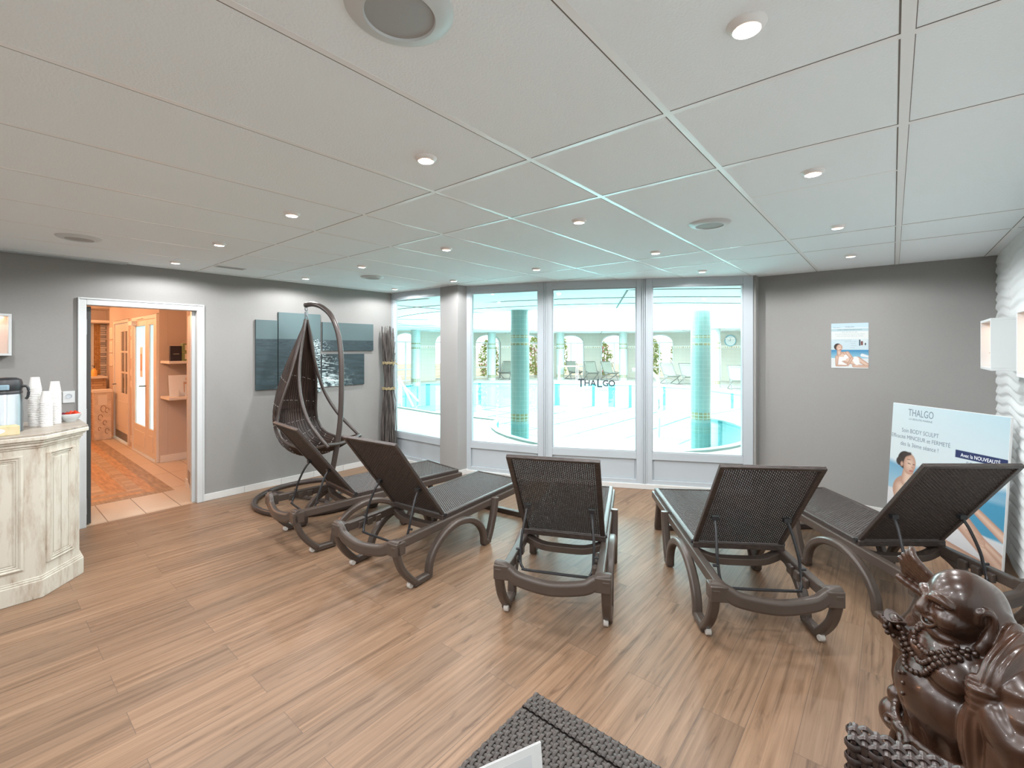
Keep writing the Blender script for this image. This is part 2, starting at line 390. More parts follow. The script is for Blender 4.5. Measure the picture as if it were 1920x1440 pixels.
for k, (ch, sz, dz) in enumerate((('T', .135, 0), ('H', .100, .012), ('A', .100, .012), ('L', .135, 0), ('G', .100, .012), ('O', .100, .012))):
    x = .43 + k * .072
    text(ch, sz, win[3][0], (x, .0245, 1.165 + dz), (PI / 2, 0, 0), off=.0022)
text('LA BEAUTE MARINE', .024, win[3][0], (.61, .0245, 1.12), (PI / 2, 0, 0), 'ink_grey', space=1.3)

# ceiling fittings
LB = ['%s in the ceiling%s']
def downlight(x, y, label, on=True):
    t = thing('ceiling_spotlight', label, 'ceiling light', (x, y, HZ), 0, 'recessed spotlights in the ceiling')
    MB().lathe([(.0232, -.001), (.032, -.0155), (.036, -.0145), (.045, -.004), (.047, 0), (.047, .004), (.0232, .004)], 28).build('lamp_ring', M['lamp_ring'], t, smooth=True)
    MB().lathe([(.0005, -.0045), (.018, -.0035), (.0236, .0)], 20).build('bulb', M['bulb'], t, smooth=True)
    return t
rowname = {0.28: 'ceiling row beside the relief wall', 1.52: 'ceiling row second from the relief wall', 2.76: 'middle ceiling row', 3.98: 'ceiling row second from the canvas wall', 5.13: 'ceiling row beside the canvas wall'}
colname = {1.25: 'nearest', 2.48: 'second nearest', 3.69: 'third nearest', 4.9: 'farthest'}
for x, y in LAMPS:
    downlight(x, y, '%s glowing spotlight of the %s' % (colname[x], rowname[y]))
    lamp('spot_lamp', (x, y, HZ - .02), LAMP_W, WARM)
for x, y in ((.03, .28), (.03, 1.52), (.03, 2.76), (.03, 3.98), (-1.2, 1.52), (-1.2, 2.76), (-1.2, .28)):
    lamp('spot_lamp', (x, y, HZ - .02), LAMP_W, WARM)
def speaker(x, y, r, label):
    t = thing('ceiling_speaker', label, 'speaker', (x, y, HZ), 0, 'round speakers in the ceiling')
    MB().lathe([(r * .64, -.012), (r * .66, -.018), (r * .80, -.016), (r * .95, -.007), (r, 0), (r, .003), (r * .64, .003)], 48).build('speaker_ring', M['white'], t, smooth=True)
    MB().lathe([(.0005, -.017), (r * .4, -.016), (r * .645, -.012)], 40).build('speaker_grille', M['grille'], t, smooth=True)
speaker(.666, .906, .128, 'large white ring round speaker cut by the top of the photo')
speaker(3.08, .91, .128, 'round speaker in the ceiling above the reclined loungers, right of the middle')
speaker(.526, 4.54, .128, 'round speaker in the ceiling over the counter')
speaker(2.93, 4.5, .128, 'round speaker in the ceiling in front of the leftmost window')
t = thing('ceiling_vent', 'small rectangular slotted vent in the ceiling near the canvas wall', 'vent', (1.69, 5.07, HZ))
b = MB().box(-.13, .13, -.05, .05, -.004, .002); b.build('vent_frame', M['white'], t)
b = MB()
for k in range(5): b.box(-.115, .115, -.038 + k * .016, -.030 + k * .016, -.006, -.004)
b.build('slat', M['grille'], t)
t = thing('air_conditioning_grille', 'long white grille in the ceiling along the wall above the doorway', 'vent', (.56, 5.56, HZ))
MB().box(-.42, .42, -.055, .055, -.012, .002).build('grille_frame', M['white'], t, bevel=.003)
b = MB()
for k in range(3): b.box(-.39 + k * .265, -.13 + k * .265, -.04, .04, -.016, -.012)
b.build('louvre', M['pvc'], t, bevel=.002)
# ------------------------------------------------------------------ the round pool hall behind the windows
HX, HY = HALL; HR = 10.5
M['hall_wall'] = brick_mat('cream_wall_tile', (0.52, 0.47, 0.40), (0.50, 0.455, 0.39), (0.45, 0.41, 0.35), .2, .2, .006, 0, .4, coords='UV')
M['hall_band'] = brick_mat('mosaic_border', (0.42, 0.27, 0.15), (0.60, 0.50, 0.36), (0.75, 0.72, 0.66), .11, .11, .02, 0, .4, coords='UV')
M['aqua'] = brick_mat('turquoise_mosaic', (0.190, 0.290, 0.268), (0.210, 0.305, 0.282), (0.27, 0.345, 0.325), .098, .098, .005, 0, .3, coords='UV')
M['gold'] = brick_mat('brown_gold_mosaic', (0.28, 0.22, 0.10), (0.18, 0.17, 0.09), (0.35, 0.42, 0.36), .098, .07, .008, 0, .3, coords='UV')
M['pale_column'] = brick_mat('pale_column_tile', (0.40, 0.45, 0.43), (0.42, 0.46, 0.44), (0.37, 0.42, 0.40), .098, .098, .005, 0, .35, coords='UV')
M['deck'] = mat('pale_stone_pool_deck', (0.50, 0.485, 0.44), 0.5, var=.05, vscale=3)
M['basin'] = brick_mat('pool_basin_tile', (0.46, 0.60, 0.61), (0.49, 0.61, 0.62), (0.06, 0.30, 0.32), 2.2, 1.5, .06, .5, .5)
M['water'] = glass_mat('pool_water', (0.80, 0.985, 0.985), .06)
M['lip'] = mat('pool_edge_stone', (0.30, 0.42, 0.40), .4)
M['white_rail'] = mat('white_handrail', (.86, .88, .87), .3)
M['leaf'] = mat('bush_leaves', (0.20, 0.30, 0.07), .6, var=.5, vscale=2.5, col2=(0.42, 0.46, 0.14))
M['leaf_dry'] = mat('dry_leaves', (0.36, 0.30, 0.12), .6, var=.5, vscale=2.5, col2=(0.56, 0.46, 0.22))
M['flower'] = mat('pink_flowers', (0.75, 0.24, 0.30), .6)
M['lawn'] = mat('outdoor_ground', (0.50, 0.42, 0.30), .9, var=.2, vscale=.8)
M['chair_metal'] = mat('grey_chair_metal', (0.16, 0.16, 0.155), .4, .4)
M['chair_sling'] = mat('grey_green_sling', (0.22, 0.225, 0.19), .8)
def uvmesh(name, quads, mats, parent=None):     # quads: (four points, four uvs, material)
    me = bpy.data.meshes.new(name); vs = []; fs = []; uv = []; mi = []
    for p, u, m in quads:
        b = len(vs); vs += [tuple(x) for x in p]; fs.append(tuple(range(b, b + len(p)))); uv += list(u); mi.append(m)
    me.from_pydata(vs, [], fs); l = me.uv_layers.new(name='uv')
    for i, u in enumerate(uv): l.data[i].uv = u
    for m in (mats if isinstance(mats, list) else [mats]): me.materials.append(m)
    me.polygons.foreach_set('material_index', mi)
    o = bpy.data.objects.new(name, me); C.objects.link(o)
    if parent: o.parent = parent
    return o
def hp(a, r, z): return (HX + r * math.cos(a), HY + r * math.sin(a), z)
# outer wall with arched openings; bay angle 2.4 m of arc
BAY = 2.4 / HR
view_a = math.atan2(HY, HX)              # direction from the tripod through the hall centre
A0 = view_a - 8.5 * BAY + .075
NB = 17
ZS, ZT = 1.95, 2.42                      # spring line and crown of the arches
quads = []
def arch(x): return ZS + (ZT - ZS) * math.sqrt(max(0, 1 - (x / .74) ** 2))
xs_ = [-1.2, -.74] + [-.74 + 1.48 * k / 12 for k in range(1, 12)] + [.74, 1.2]
bays = []
for k in range(NB):
    ac = A0 + k * BAY
    for i in range(len(xs_) - 1):
        x0, x1 = xs_[i], xs_[i + 1]; a0, a1 = ac - x0 / HR, ac - x1 / HR
        solid = abs((x0 + x1) / 2) > .74
        zb0 = 0 if solid else arch(x0); zb1 = 0 if solid else arch(x1)
        levels = [(zb0, zb1, 2.6, 2.6, 0)]
        if solid: levels = [(0, 0, 1.66, 1.66, 0), (1.66, 1.66, 1.78, 1.78, 1), (1.78, 1.78, 2.6, 2.6, 0)]
        for (b0, b1, t0, t1, m) in levels:
            for r in (HR, HR + .3):
                quads.append(([hp(a0, r, b0), hp(a1, r, b1), hp(a1, r, t1), hp(a0, r, t0)], [(x0, b0), (x1, b1), (x1, t1), (x0, t0)], m))
        if not solid: quads.append(([hp(a0, HR, zb0), hp(a1, HR, zb1), hp(a1, HR + .3, zb1), hp(a0, HR + .3, zb0)], [(0, 0), (.1, 0), (.1, .3), (0, .3)], 0))
    for sx in (-.74, .74):
        a = ac - sx / HR
        quads.append(([hp(a, HR, 0), hp(a, HR + .3, 0), hp(a, HR + .3, ZS), hp(a, HR, ZS)], [(0, 0), (.3, 0), (.3, ZS), (0, ZS)], 0))
    bays.append(ac)
o = uvmesh('wall_pool_hall', quads, [M['hall_wall'], M['hall_band']])
structure(o, 'curved cream tiled wall with arches at the far side of the pool', 'wall')
# arched window frames, one per bay
for k, ac in enumerate(bays):
    if k < 2 or k > 14: continue
    b = MB(); r = HR + .16
    pts = [(-.71, .02)] + [(-.71 * math.cos(PI * q / 16), ZS + (ZT - ZS - .03) * math.sin(PI * q / 16)) for q in range(17)] + [(.71, .02)]
    b.sweep([hp(ac - x / r, r, z) for x, z in pts], [(-.03, -.03), (.03, -.03), (.03, .03), (-.03, .03)], up=(math.cos(ac), math.sin(ac), 0))
    for (p, q) in (((-.71, ZS), (.71, ZS)), ((0, .02), (0, ZS)), ((-.71, .08), (.71, .08)), ((-.71, .62), (.71, .62)) if k % 2 else ((-.71, .08), (.71, .08))):
        b.sweep([hp(ac - p[0] / r, r, p[1]), hp(ac - q[0] / r, r, q[1])], [(-.026, -.03), (.026, -.03), (.026, .03), (-.026, .03)], up=(math.cos(ac), math.sin(ac), 0))
    o = b.build('window_%d' % (k + 10), M['white'])
    structure(o, 'white arched garden window across the pool, number %d counted from the right end' % (k - 1), 'window')

# deck and pool outline
pool_ld = [(-4.3, 14.5), (-3.35, 12.8), (-1.9, 11.4), (-.9, 10.75), (-.3, 10.35)]
pool_ld += [(2.2 + 2.6 * math.cos(math.radians(a)), 9.7 + 2.6 * math.sin(math.radians(a))) for a in range(170, 391, 10)]
pool_ld += [(5.1, 11.45), (6.1, 12.25), (7.6, 13.8), (8.2, 16), (7.6, 18.4), (5.8, 20.2), (3.2, 21), (.6, 21.4), (-2, 21.6), (-4.2, 21.0), (-5.4, 18.8), (-5.2, 16.4)]
pool = [W(*p) for p in pool_ld]
def fill(name, loops, z, m, flipz=False):
    bm = bmesh.new(); ed = []
    for lp in loops:
        vv = [bm.verts.new((x, y, z)) for x, y in lp]
        ed += [bm.edges.new((vv[i], vv[(i + 1) % len(vv)])) for i in range(len(vv))]
    bmesh.ops.triangle_fill(bm, edges=ed, use_beauty=True)
    for f in bm.faces:
        if f.normal.z < 0: f.normal_flip()
    me = bpy.data.meshes.new(name); bm.to_mesh(me); bm.free(); me.materials.append(m)
    o = bpy.data.objects.new(name, me); C.objects.link(o); return o
outer = [(HX + 10.75 * math.cos(2 * PI * k / 64), HY + 10.75 * math.sin(2 * PI * k / 64)) for k in range(64)]
structure(fill('floor_pool_deck', [outer, pool], -.004, M['deck']), 'pale stone deck around the indoor pool', 'floor')
o = fill('floor_pool_basin', [pool], -1.0, M['basin'])
structure(o, 'turquoise lined bottom of the indoor pool', 'pool floor')
b = MB(); n = len(pool)
for i in range(n):
    p, q = pool[i], pool[(i + 1) % n]; b.quad((*p, -1.0), (*q, -1.0), (*q, -.004), (*p, -.004))
structure(b.build('wall_pool_basin', M['basin']), 'tiled side walls of the indoor pool', 'pool wall')
structure(fill('pool_water', [pool], -.03, M['water']), 'clear turquoise water of the indoor pool', 'water')
b = MB(); b.sweep([(*p, .012) for p in pool], [(-.06, -.016), (.06, -.016), (.06, .016), (-.06, .016)], closed=True)
structure(b.build('trim_2', M['lip']), 'dark stone edge running round the pool', 'pool edge')
# ceiling ring, skylight upstand
b = MB(); R1 = 6.0
for k in range(64):
    a, c = 2 * PI * k / 64, 2 * PI * (k + 1) / 64
    b.quad(hp(a, R1, 2.47), hp(c, R1, 2.47), hp(c, HR + .3, 2.47), hp(a, HR + .3, 2.47))
    b.quad(hp(a, R1, 2.47), hp(c, R1, 2.47), hp(c, R1, 3.4), hp(a, R1, 3.4))
b.v += [(HX, HY, 3.4)]
structure(b.build('ceiling_pool_hall', M['ceil']), 'white ring ceiling and skylight rim of the pool hall', 'ceiling')
b = MB()
for k in range(12):
    a = 2 * PI * k / 12; b.sweep([hp(a, R1, 2.465), hp(a, HR, 2.465)], [(-.012, -.004), (.012, -.004), (.012, .004), (-.012, .004)])
for r in (7, 8, 9, 10): b.sweep([hp(2 * PI * k / 64, r, 2.465) for k in range(64)], [(-.012, -.004), (.012, -.004), (.012, .004), (-.012, .004)], closed=True)
structure(b.build('trim_3', M['seam']), 'joints of the pool hall ceiling tiles', 'ceiling trim')
b = MB()
b.lathe([(.01, 3.42), (R1 + .1, 3.42)], 48, 0, Matrix.Translation((HX, HY, 0)))
M['sky_panel'] = mat('daylit_skylight', (.9, .95, .97), .6)
structure(b.build('ceiling_skylight', M['sky_panel']), 'bright skylight over the middle of the pool', 'skylight')

# mosaic columns
def column(lat, d, r, near, label, top=2.47, z0=-.06):
    cx, cy = W(lat, d); q = []
    lv = [(z0, .12, 0), (.12, .28, 1), (.28, 1.62, 0), (1.62, 1.70, 1), (1.70, 1.82, 0), (1.82, 1.90, 1), (1.90, top, 0)]
    if near: lv = [(z0 - .9, .04, 0), (.04, .20, 1), (.20, 1.70, 0), (1.70, 1.76, 1), (1.76, 1.86, 0), (1.86, 1.92, 1), (1.92, top, 0)]
    for z_0, z_1, m in lv:
        for i in range(28):
            a, c = 2 * PI * i / 28, 2 * PI * (i + 1) / 28
            P = lambda t, z: (cx + r * math.cos(t), cy + r * math.sin(t), z)
            q.append(([P(a, z_0), P(c, z_0), P(c, z_1), P(a, z_1)], [(a * r, z_0), (c * r, z_0), (c * r, z_1), (a * r, z_1)], m))
    o = uvmesh('column', q, [M['aqua'] if near else M['pale_column'], M['gold']])
    return structure(o, label, 'column')
column(.177, 10.1, .205, True, 'turquoise mosaic column standing in the pool behind the second window')
column(4.26, 10.3, .212, True, 'turquoise mosaic column standing in the pool behind the fourth window')
column(-4.35, 20.6, .21, False, 'pale column at the pool edge behind the leftmost window')
column(-1.05, 23.6, .21, False, 'pale column near the garden arches behind the second window')
column(2.55, 24.1, .21, False, 'pale column near the garden arches at the edge of the third window')
column(5.75, 23.6, .21, False, 'pale column near the garden arches hidden by the third mullion')
column(8.55, 19.2, .21, False, 'pale column just right of the turquoise column in the fourth window')

# garden outside
b = MB().lathe([(9.8, -.12), (40, -.12)], 48, 0, Matrix.Translation((HX, HY, 0)))
structure(b.build('ground_garden', M['lawn']), 'garden ground outside the arched windows', 'ground')
def bush(a, r, h, w, mleaf, flowers, seed, label):
    rd = random.Random(seed); t = thing('flowering_shrub' if flowers else 'garden_shrub', label, 'bush', hp(a, r, -.12))
    b = MB(); f = MB(); s = MB()
    for i in range(700):
        th = rd.uniform(0, 2 * PI); z = rd.uniform(.03, 1) ** .8; rr = w * math.sqrt(max(0, 1 - (2 * z - .9) ** 2 * .8)) * rd.uniform(.4, 1)
        p = Vector((rr * math.cos(th), rr * math.sin(th), z * h)); sz = rd.uniform(.05, .12)
        u = Vector((rd.uniform(-1, 1), rd.uniform(-1, 1), rd.uniform(-.6, 1))).normalized(); v = u.cross(Vector((rd.uniform(-1, 1), rd.uniform(-1, 1), .3))).normalized()
        tgt = f if (flowers and rd.random() < flowers) else b
        k = .8 if tgt is f else 1.5
        tgt.add([p - u * sz * k, p + v * sz * .4, p + u * sz * k, p - v * sz * .4], [(0, 1, 2, 3)])
    for i in range(7):
        x, y = rd.uniform(-.5, .5) * w, rd.uniform(-.5, .5) * w
        s.tube([(x * .3, y * .3, 0), (x, y, h * .75)], .018, 5)
    b.build('foliage', mleaf, t)
    if f.v: f.build('flowers', M['flower'], t)['kind'] = 'stuff'
    s.build('stem', M['leaf_dry'], t)
where = ['leftmost window', 'second window, left side', 'second window, right side', 'third window, left side', 'third window, middle', 'fourth window, left side', 'fourth window, middle', 'fourth window, right side']
k = 0
for j, (nm, bk, offs) in enumerate([('leftmost window', 12, (0,)), ('second window', 11, (-.06, .07)), ('second window beside the turquoise column', 10, (-.07, .06)),
                                  ('third window at its left edge', 9, (.05,)), ('third window behind the deck chairs', 8, (-.07, .06)),
                                  ('fourth window at its left edge', 7, (-.06, .06)), ('fourth window left of the turquoise column', 6, (-.06, .06)), ('fourth window at its right edge', 5, (-.06, .05))]):
    names = ('', ) if len(offs) == 1 else (('right one', 'left one') if len(offs) == 2 else ('right one', 'middle one', 'left one'))
    for q, da in enumerate(offs):
        k += 1
        fl = .16 if j in (0, 1, 2, 4) else 0
        bush(bays[bk] + da, 12.2 + (k % 2) * .9, 2.0 + (k * 29 % 7) * .12, .62, M['leaf_dry'] if j in (6, 7) and q else M['leaf'], fl, k,
             ('pink flowering' if fl else 'leafy') + ' garden shrub seen through the ' + nm + (', ' + names[q] if names[q] else ''))

# folding deck chairs by the far wall
def deck_chair(lat, d, face, label):
    x, y = W(lat, d); t = thing('deck_chair', label, 'deck chair', (x, y, 0), face, 'deck chairs beyond the pool')
    b = MB(); r = .016
    for sx in (-.3, .3):
        b.tube([(sx, .42, .0), (sx, -.36, .95)], r, 6); b.tube([(sx * .92, -.45, .0), (sx * .92, .48, .40)], r, 6)
        b.tube([(sx, .05, .44), (sx, .52, .42)], r, 6); b.tube([(sx * .92, -.45, .0), (sx * .92, .42, .0)], r, 6)
    for (yy, z) in ((-.36, .95), (.48, .40), (.42, 0), (-.45, 0)): b.tube([(-.3, yy, z), (.3, yy, z)], r, 6)
    b.build('frame', M['chair_metal'], t)
    p = spline([(0, -.35, .93), (0, -.22, .66), (0, -.02, .40), (0, .22, .32), (0, .48, .41)], 4); s = MB()
    s.sweep(p, [(-.27, -.006), (.27, -.006), (.27, .006), (-.27, .006)]); s.build('sling', M['chair_sling'], t)
    MB().box(-.2, .2, -.35, -.30, .78, .92).build('pillow', M['chair_sling'], t, bevel=.02)
    return t
def facing(lat, d): x, y = W(lat, d); return math.atan2(HY - y, HX - x) - PI / 2
for lat, d, da, lb in ((-.30, 24.2, -.7, 'grey deck chair left of the turquoise column in the second window'),
                       (3.30, 24.5, .3, 'leftmost of three grey deck chairs in the third window'),
                       (4.15, 23.9, .2, 'middle one of three grey deck chairs in the third window'),
                       (5.0, 23.5, .5, 'rightmost of three grey deck chairs in the third window'),
                       (7.25, 21.0, .75, 'grey deck chair in the fourth window, second left of the turquoise column'),
                       (7.95, 20.6, .75, 'grey deck chair half hidden by the turquoise column in the fourth window'),
                       (8.95, 18.1, .9, 'grey deck chair cut by the right edge of the fourth window')):
    deck_chair(lat, d, facing(lat, d) + da, lb)
x, y = W(2.85, 23.2)
t = thing('white_side_table', 'white tube frame table at the left of the third window, by the pool', 'table', (x, y, 0), facing(2.85, 23.2))
MB().box(-.5, .5, -.3, .3, .72, .76).build('table_top', M['white_rail'], t, bevel=.005)
for sx in (-.46, .46):
    for sy in (-.26, .26): MB().tube([(sx, sy, 0), (sx, sy, .73)], .022, 8).build('leg', M['white_rail'], t)
# handrails
t = thing('pool_handrail', 'white handrail with sloping bars at the pool behind the leftmost window', 'handrail', (*W(-3.3, 13.2), 0))
def rel(lat, d, z): x, y = W(lat, d); return (x - t.location.x, y - t.location.y, z)
for pts in ([(-3.50, 13.9, .70), (-2.86, 13.9, .02)], [(-3.20, 12.9, .84), (-2.80, 12.9, -.02)]):
    MB().tube([rel(*p) for p in pts], .03, 8).build('rail', M['white_rail'], t)
for p in ((-3.44, 13.9, .62), (-3.14, 12.9, .74)):
    MB().tube([rel(p[0], p[1], -.03), rel(*p)], .03, 8).build('post', M['white_rail'], t)
t = thing('pool_ladder_rail', 'thick white bent rail rising from the water in the fourth window', 'handrail', (*W(3.5, 10.9), 0))
MB().tube(spline([rel(3.51, 10.9, -.5), rel(3.51, 10.9, .6), rel(3.49, 10.9, .86), rel(3.40, 10.9, 1.0), rel(3.25, 10.9, 1.10), rel(2.9, 11.0, 1.12)], 5), .036, 10).build('rail', M['white_rail'], t, smooth=True)
# wall clock
a = bays[5] + .115
t = thing('wall_clock', 'round white wall clock with blue rim right of the turquoise column', 'clock', hp(a, HR - .03, 2.02), a + PI / 2)
RX = Matrix.Rotation(-PI / 2, 4, 'X')
M['blue'] = mat('blue_rim', (.12, .40, .52), .4)
MB().lathe([(.26, -.02), (.28, .03), (.25, .035), (.245, .0)], 32, 0, Matrix.Rotation(PI / 2, 4, 'X').inverted()).build('clock_rim', M['blue'], t, smooth=True)
MB().lathe([(.001, .01), (.25, .01)], 32, 0, RX).build('clock_face', M['white'], t)
MB().box(-.008, .008, .012, .018, -.02, .14).box(-.02, .10, .012, .018, -.008, .008).build('clock_hand', M['ink_grey'], t)

# ------------------------------------------------------------------ the lobby beyond the doorway
LW = 30
# warm lobby lamps
def bulb(loc, power, col):
    l = bpy.data.lights.new('lobby_lamp', 'POINT'); l.energy = power; l.color = col; l.shadow_soft_size = .06
    o = bpy.data.objects.new('lobby_lamp', l); C.objects.link(o); o.location = loc
for loc, k in (((.55, 7.1, 2.2), 1), ((.45, 9.2, 2.2), 1.1), ((.6, 11.2, 2.2), 1)): bulb(loc, LW * k, (1.0, .50, .27))
M['lob_wall'] = mat('beige_lobby_paint', (.60, .50, .42), .8)
M['lob_white'] = mat('cream_lobby_paint', (.76, .70, .62), .5)
M['lob_tile'] = brick_mat('beige_floor_tile', (.58, .47, .35), (.62, .50, .37), (.22, .15, .10), .285, .81, .004, 0, .35, bump=.2)
M['lob_mosaic'] = brick_mat('striped_wood_inlay', (.36, .23, .13), (.52, .38, .24), (.24, .15, .09), .60, .095, .003, .5, .4, bump=.2)
M['lob_stripe'] = brick_mat('two_tone_stripes', (.62, .48, .32), (.34, .22, .13), (.3, .2, .12), .9, .10, .002, 0, .4, bump=.2)
M['lob_dark'] = mat('brown_inlay', (.34, .23, .14), .45, var=.2, vscale=5, stretch=(6, 1, 1))
M['lob_red'] = mat('orange_brown_inlay', (.48, .27, .13), .45, var=.2, vscale=5, stretch=(6, 1, 1))
M['frost'] = bpy.data.materials.new('frosted_glass'); M['frost'].use_nodes = True
nt = M['frost'].node_tree; nt.nodes.clear(); tl = N(nt, 'BsdfTranslucent'); tl.inputs[0].default_value = (.86, .94, .96, 1); ou = N(nt, 'OutputMaterial'); nt.links.new(tl.outputs[0], ou.inputs[0])
M['stone'] = brick_mat('grey_slate_strips', (.30, .30, .30), (.62, .60, .57), (.12, .11, .11), .28, .045, .004, .4, .8, (PI / 2, 0, 0), bump=1)
M['mosaic_gold'] = brick_mat('golden_mosaic', (.36, .19, .06), (.55, .33, .12), (.2, .11, .05), .03, .03, .003, 0, .3, (PI / 2, 0, 0))
M['desk'] = brick_mat('stacked_wood_strips', (.52, .35, .20), (.64, .46, .28), (.3, .18, .1), .5, .05, .004, .3, .6, (PI / 2, 0, 0), bump=.8)
M['carton'] = mat('printed_carton', (.66, .56, .46), .7, var=.12, vscale=9)
o = MB().box(-1.9, 2.3, YL + .001, 12.6, -.06, -.002).build('floor_lobby', M['lob_tile']); structure(o, 'beige tiled lobby floor beyond the doorway', 'floor')
b = MB()
b.box(-.6, 1.536, 6.34, 12.4, -.002, .0004, 0); b.box(-.6, 1.40, 6.47, 12.4, .0004, .0008, 1)
b.box(-.6, 1.30, 6.56, 12.4, .0008, .0012, 2); b.box(-.6, 1.17, 6.66, 12.4, .0012, .0016, 1); b.box(-.6, 1.0, 6.75, 12.4, .0016, .002, 3)
structure(b.build('floor_lobby_inlay', [M['lob_dark'], M['lob_red'], M['lob_mosaic'], M['lob_stripe']]), 'brown and orange striped inlay in the lobby floor', 'floor')
o = MB().box(-1.9, 2.3, YL + .12, 12.6, 2.40, 2.46).build('ceiling_lobby', M['lob_white']); structure(o, 'lobby ceiling beyond the doorway', 'ceiling')
b = MB()
b.box(1.76, 1.86, 8.0, 8.02, 0, 2.13); b.box(1.76, 1.86, 9.53, 9.83, 0, 2.13); b.box(1.76, 1.86, 11.05, 11.5, 0, 2.13)
b.box(1.76, 1.86, 8.0, 11.5, 2.13, 2.4); b.box(1.861, 2.3, 8.0, 8.1, 0, 2.4); b.box(2.15, 2.25, 6.361, 7.999, 0, 2.4); b.box(1.66, 2.3, 5.74, 6.36, 0, 2.4)
b.box(-1.9, -1.8, 5.741, 12.499, 0, 2.4); b.box(-1.9, 2.3, 12.5, 12.6, 0, 2.4); b.box(1.861, 2.3, 11.5, 12.499, 0, 2.4)
structure(b.build('wall_lobby', M['lob_wall']), 'warm lit walls of the lobby', 'wall')
b = MB(); b.box(1.77, 2.15, 7.985, 8.0, 0, .10); b.box(2.135, 2.15, 6.36, 8.0, 0, .10); b.box(1.645, 1.66, 5.8, 6.37, 0, .10)
structure(b.build('baseboard_lobby', M['lob_white']), 'tile skirting in the lobby niche', 'skirting')
# glazed double door
t = structure(thing('door_2', '', '', (1.76, 8.02, 0)), 'white double door with tall bright panes in the lobby', 'door')
b = MB()
b.box(-.03, .06, 0, .06, 0, 2.12).box(-.03, .06, 1.44, 1.51, 0, 2.12).box(-.03, .06, .06, 1.44, 2.06, 2.12); b.build('door_frame', M['lob_white'], t, bevel=.004)
def leaf(y0, y1, g0, g1, nm):
    b = MB(); b.box(-.02, .03, y0, g0, .02, 2.06).box(-.02, .03, g1, y1, .02, 2.06).box(-.02, .03, g0, g1, 1.975, 2.06).box(-.02, .03, g0, g1, .02, .435)
    b.box(-.028, -.02, g0 + .02, g1 - .02, .10, .34)
    L_ = b.build(nm, M['lob_white'], t, bevel=.004); MB().box(.0, .008, g0, g1, .435, 1.975).build('glass_pane', M['frost'], L_)
    return L_
leaf(.07, .555, .205, .455, 'door_leaf'); L2 = leaf(.56, 1.43, .68, 1.33, 'door_leaf')
MB().tube(spline([(-.025, .60, 1.06), (-.07, .60, 1.06), (-.075, .64, 1.06), (-.07, .76, 1.05)], 4), .010, 8).build('handle', M['steel'], L2, smooth=True)
MB().box(-.09, -.02, 1.18, 1.40, 1.99, 2.06).box(-.06, -.045, .7, 1.2, 2.075, 2.085).build('door_closer', M['lob_white'], t)
t = structure(thing('door_3', '', '', (1.76, 9.83, 0)), 'white panelled lobby door with six small panes', 'door')
b = MB(); b.box(-.02, .05, 0, .06, 0, 2.12).box(-.02, .05, 1.16, 1.22, 0, 2.12).box(-.02, .05, .06, 1.16, 2.07, 2.12); b.build('door_frame', M['lob_white'], t, bevel=.004)
b = MB(); b.box(.0, .03, .065, .11, .02, 2.06).box(.0, .03, .66, 1.15, .02, 2.06).box(.0, .03, .11, .66, 1.92, 2.06).box(.0, .03, .11, .66, .02, .84)
b.box(.0, .02, .37, .40, .84, 1.92).box(.0, .02, .11, .66, 1.19, 1.22).box(.0, .02, .11, .66, 1.55, 1.58).box(-.008, 0, .16, 1.1, .25, .70)
L3 = b.build('door_leaf', M['lob_white'], t, bevel=.004)
M['smoke'] = mat('dark_pane', (.10, .085, .08), .1)
MB().box(.014, .018, .11, .66, .84, 1.92).build('glass_pane', M['smoke'], L3)
MB().box(-.004, .0, .10, 1.1, .03, .16).build('kick_plate', M['steel'], L3); MB().tube([(0, 1.06, .98), (-.05, 1.06, .98), (-.055, .96, .98)], .010, 8).build('handle', M['steel'], L3)
# second white leaf standing open at the right jamb
t = structure(thing('door_4', '', '', (1.575, 5.77, 0), -.152), 'white door leaf standing open at the right of the doorway', 'door')
L4 = MB().box(0, .04, 0, .56, .02, 2.0).build('door_leaf', M['white'], t, bevel=.004)
MB().box(-.004, 0, .05, .50, .08, .22).build('kick_plate', M['steel'], t); MB().box(-.004, 0, .13, .16, .93, 1.0).build('lock_plate', M['steel'], t)
# niche shelves and their contents
for z, lb, nm in ((1.45, 'beige wall shelf in the lobby niche, upper one', 0), (.95, 'beige wall shelf in the lobby niche, lower one', 1)):
    o = MB().box(1.77, 2.15, 7.55, 7.985, z - .035, z).build('wall_shelf', M['lob_white'], bevel=.003); tag(o, lb, 'shelf', 'shelves in the lobby niche')
M['navy'] = mat('navy_carton', (.02, .02, .035), .4); M['green'] = mat('green_carton', (.22, .28, .12), .5); M['label'] = mat('pale_label', (.72, .68, .56), .6)
t = thing('gift_box', 'dark navy box standing on the upper lobby shelf', 'box', (1.89, 7.72, 1.45)); MB().box(-.075, .06, -.03, .03, 0, .21).build('box_body', M['navy'], t, bevel=.003)
MB().box(-.04, .03, -.031, -.03, .095, .10).build('box_mark', M['label'], t)
for z, lb in ((1.45, 'small green box with pale label on the upper lobby shelf, lower of two'), (1.575, 'small green box stacked on top of the other on the lobby shelf')):
    t = thing('product_box', lb, 'box', (2.01, 7.70, z), 0, 'green boxes on the lobby shelf'); MB().box(-.06, .065, -.055, .055, 0, .12).build('box_body', M['green'], t, bevel=.003); MB().box(-.035, .04, -.0562, -.055, .025, .10).build('box_label', M['label'], t)
t = thing('leaflet_display', 'white leaflet display with a bathing woman on the lower lobby shelf', 'leaflet stand', (1.93, 7.75, .95))
MB().box(-.11, .13, -.012, .0, 0, .30, 0, Matrix.Rotation(-.2, 4, 'X')).build('backing_board', M['paper'], t)
M['skin'] = mat('printed_skin', (.62, .40, .28), .6)
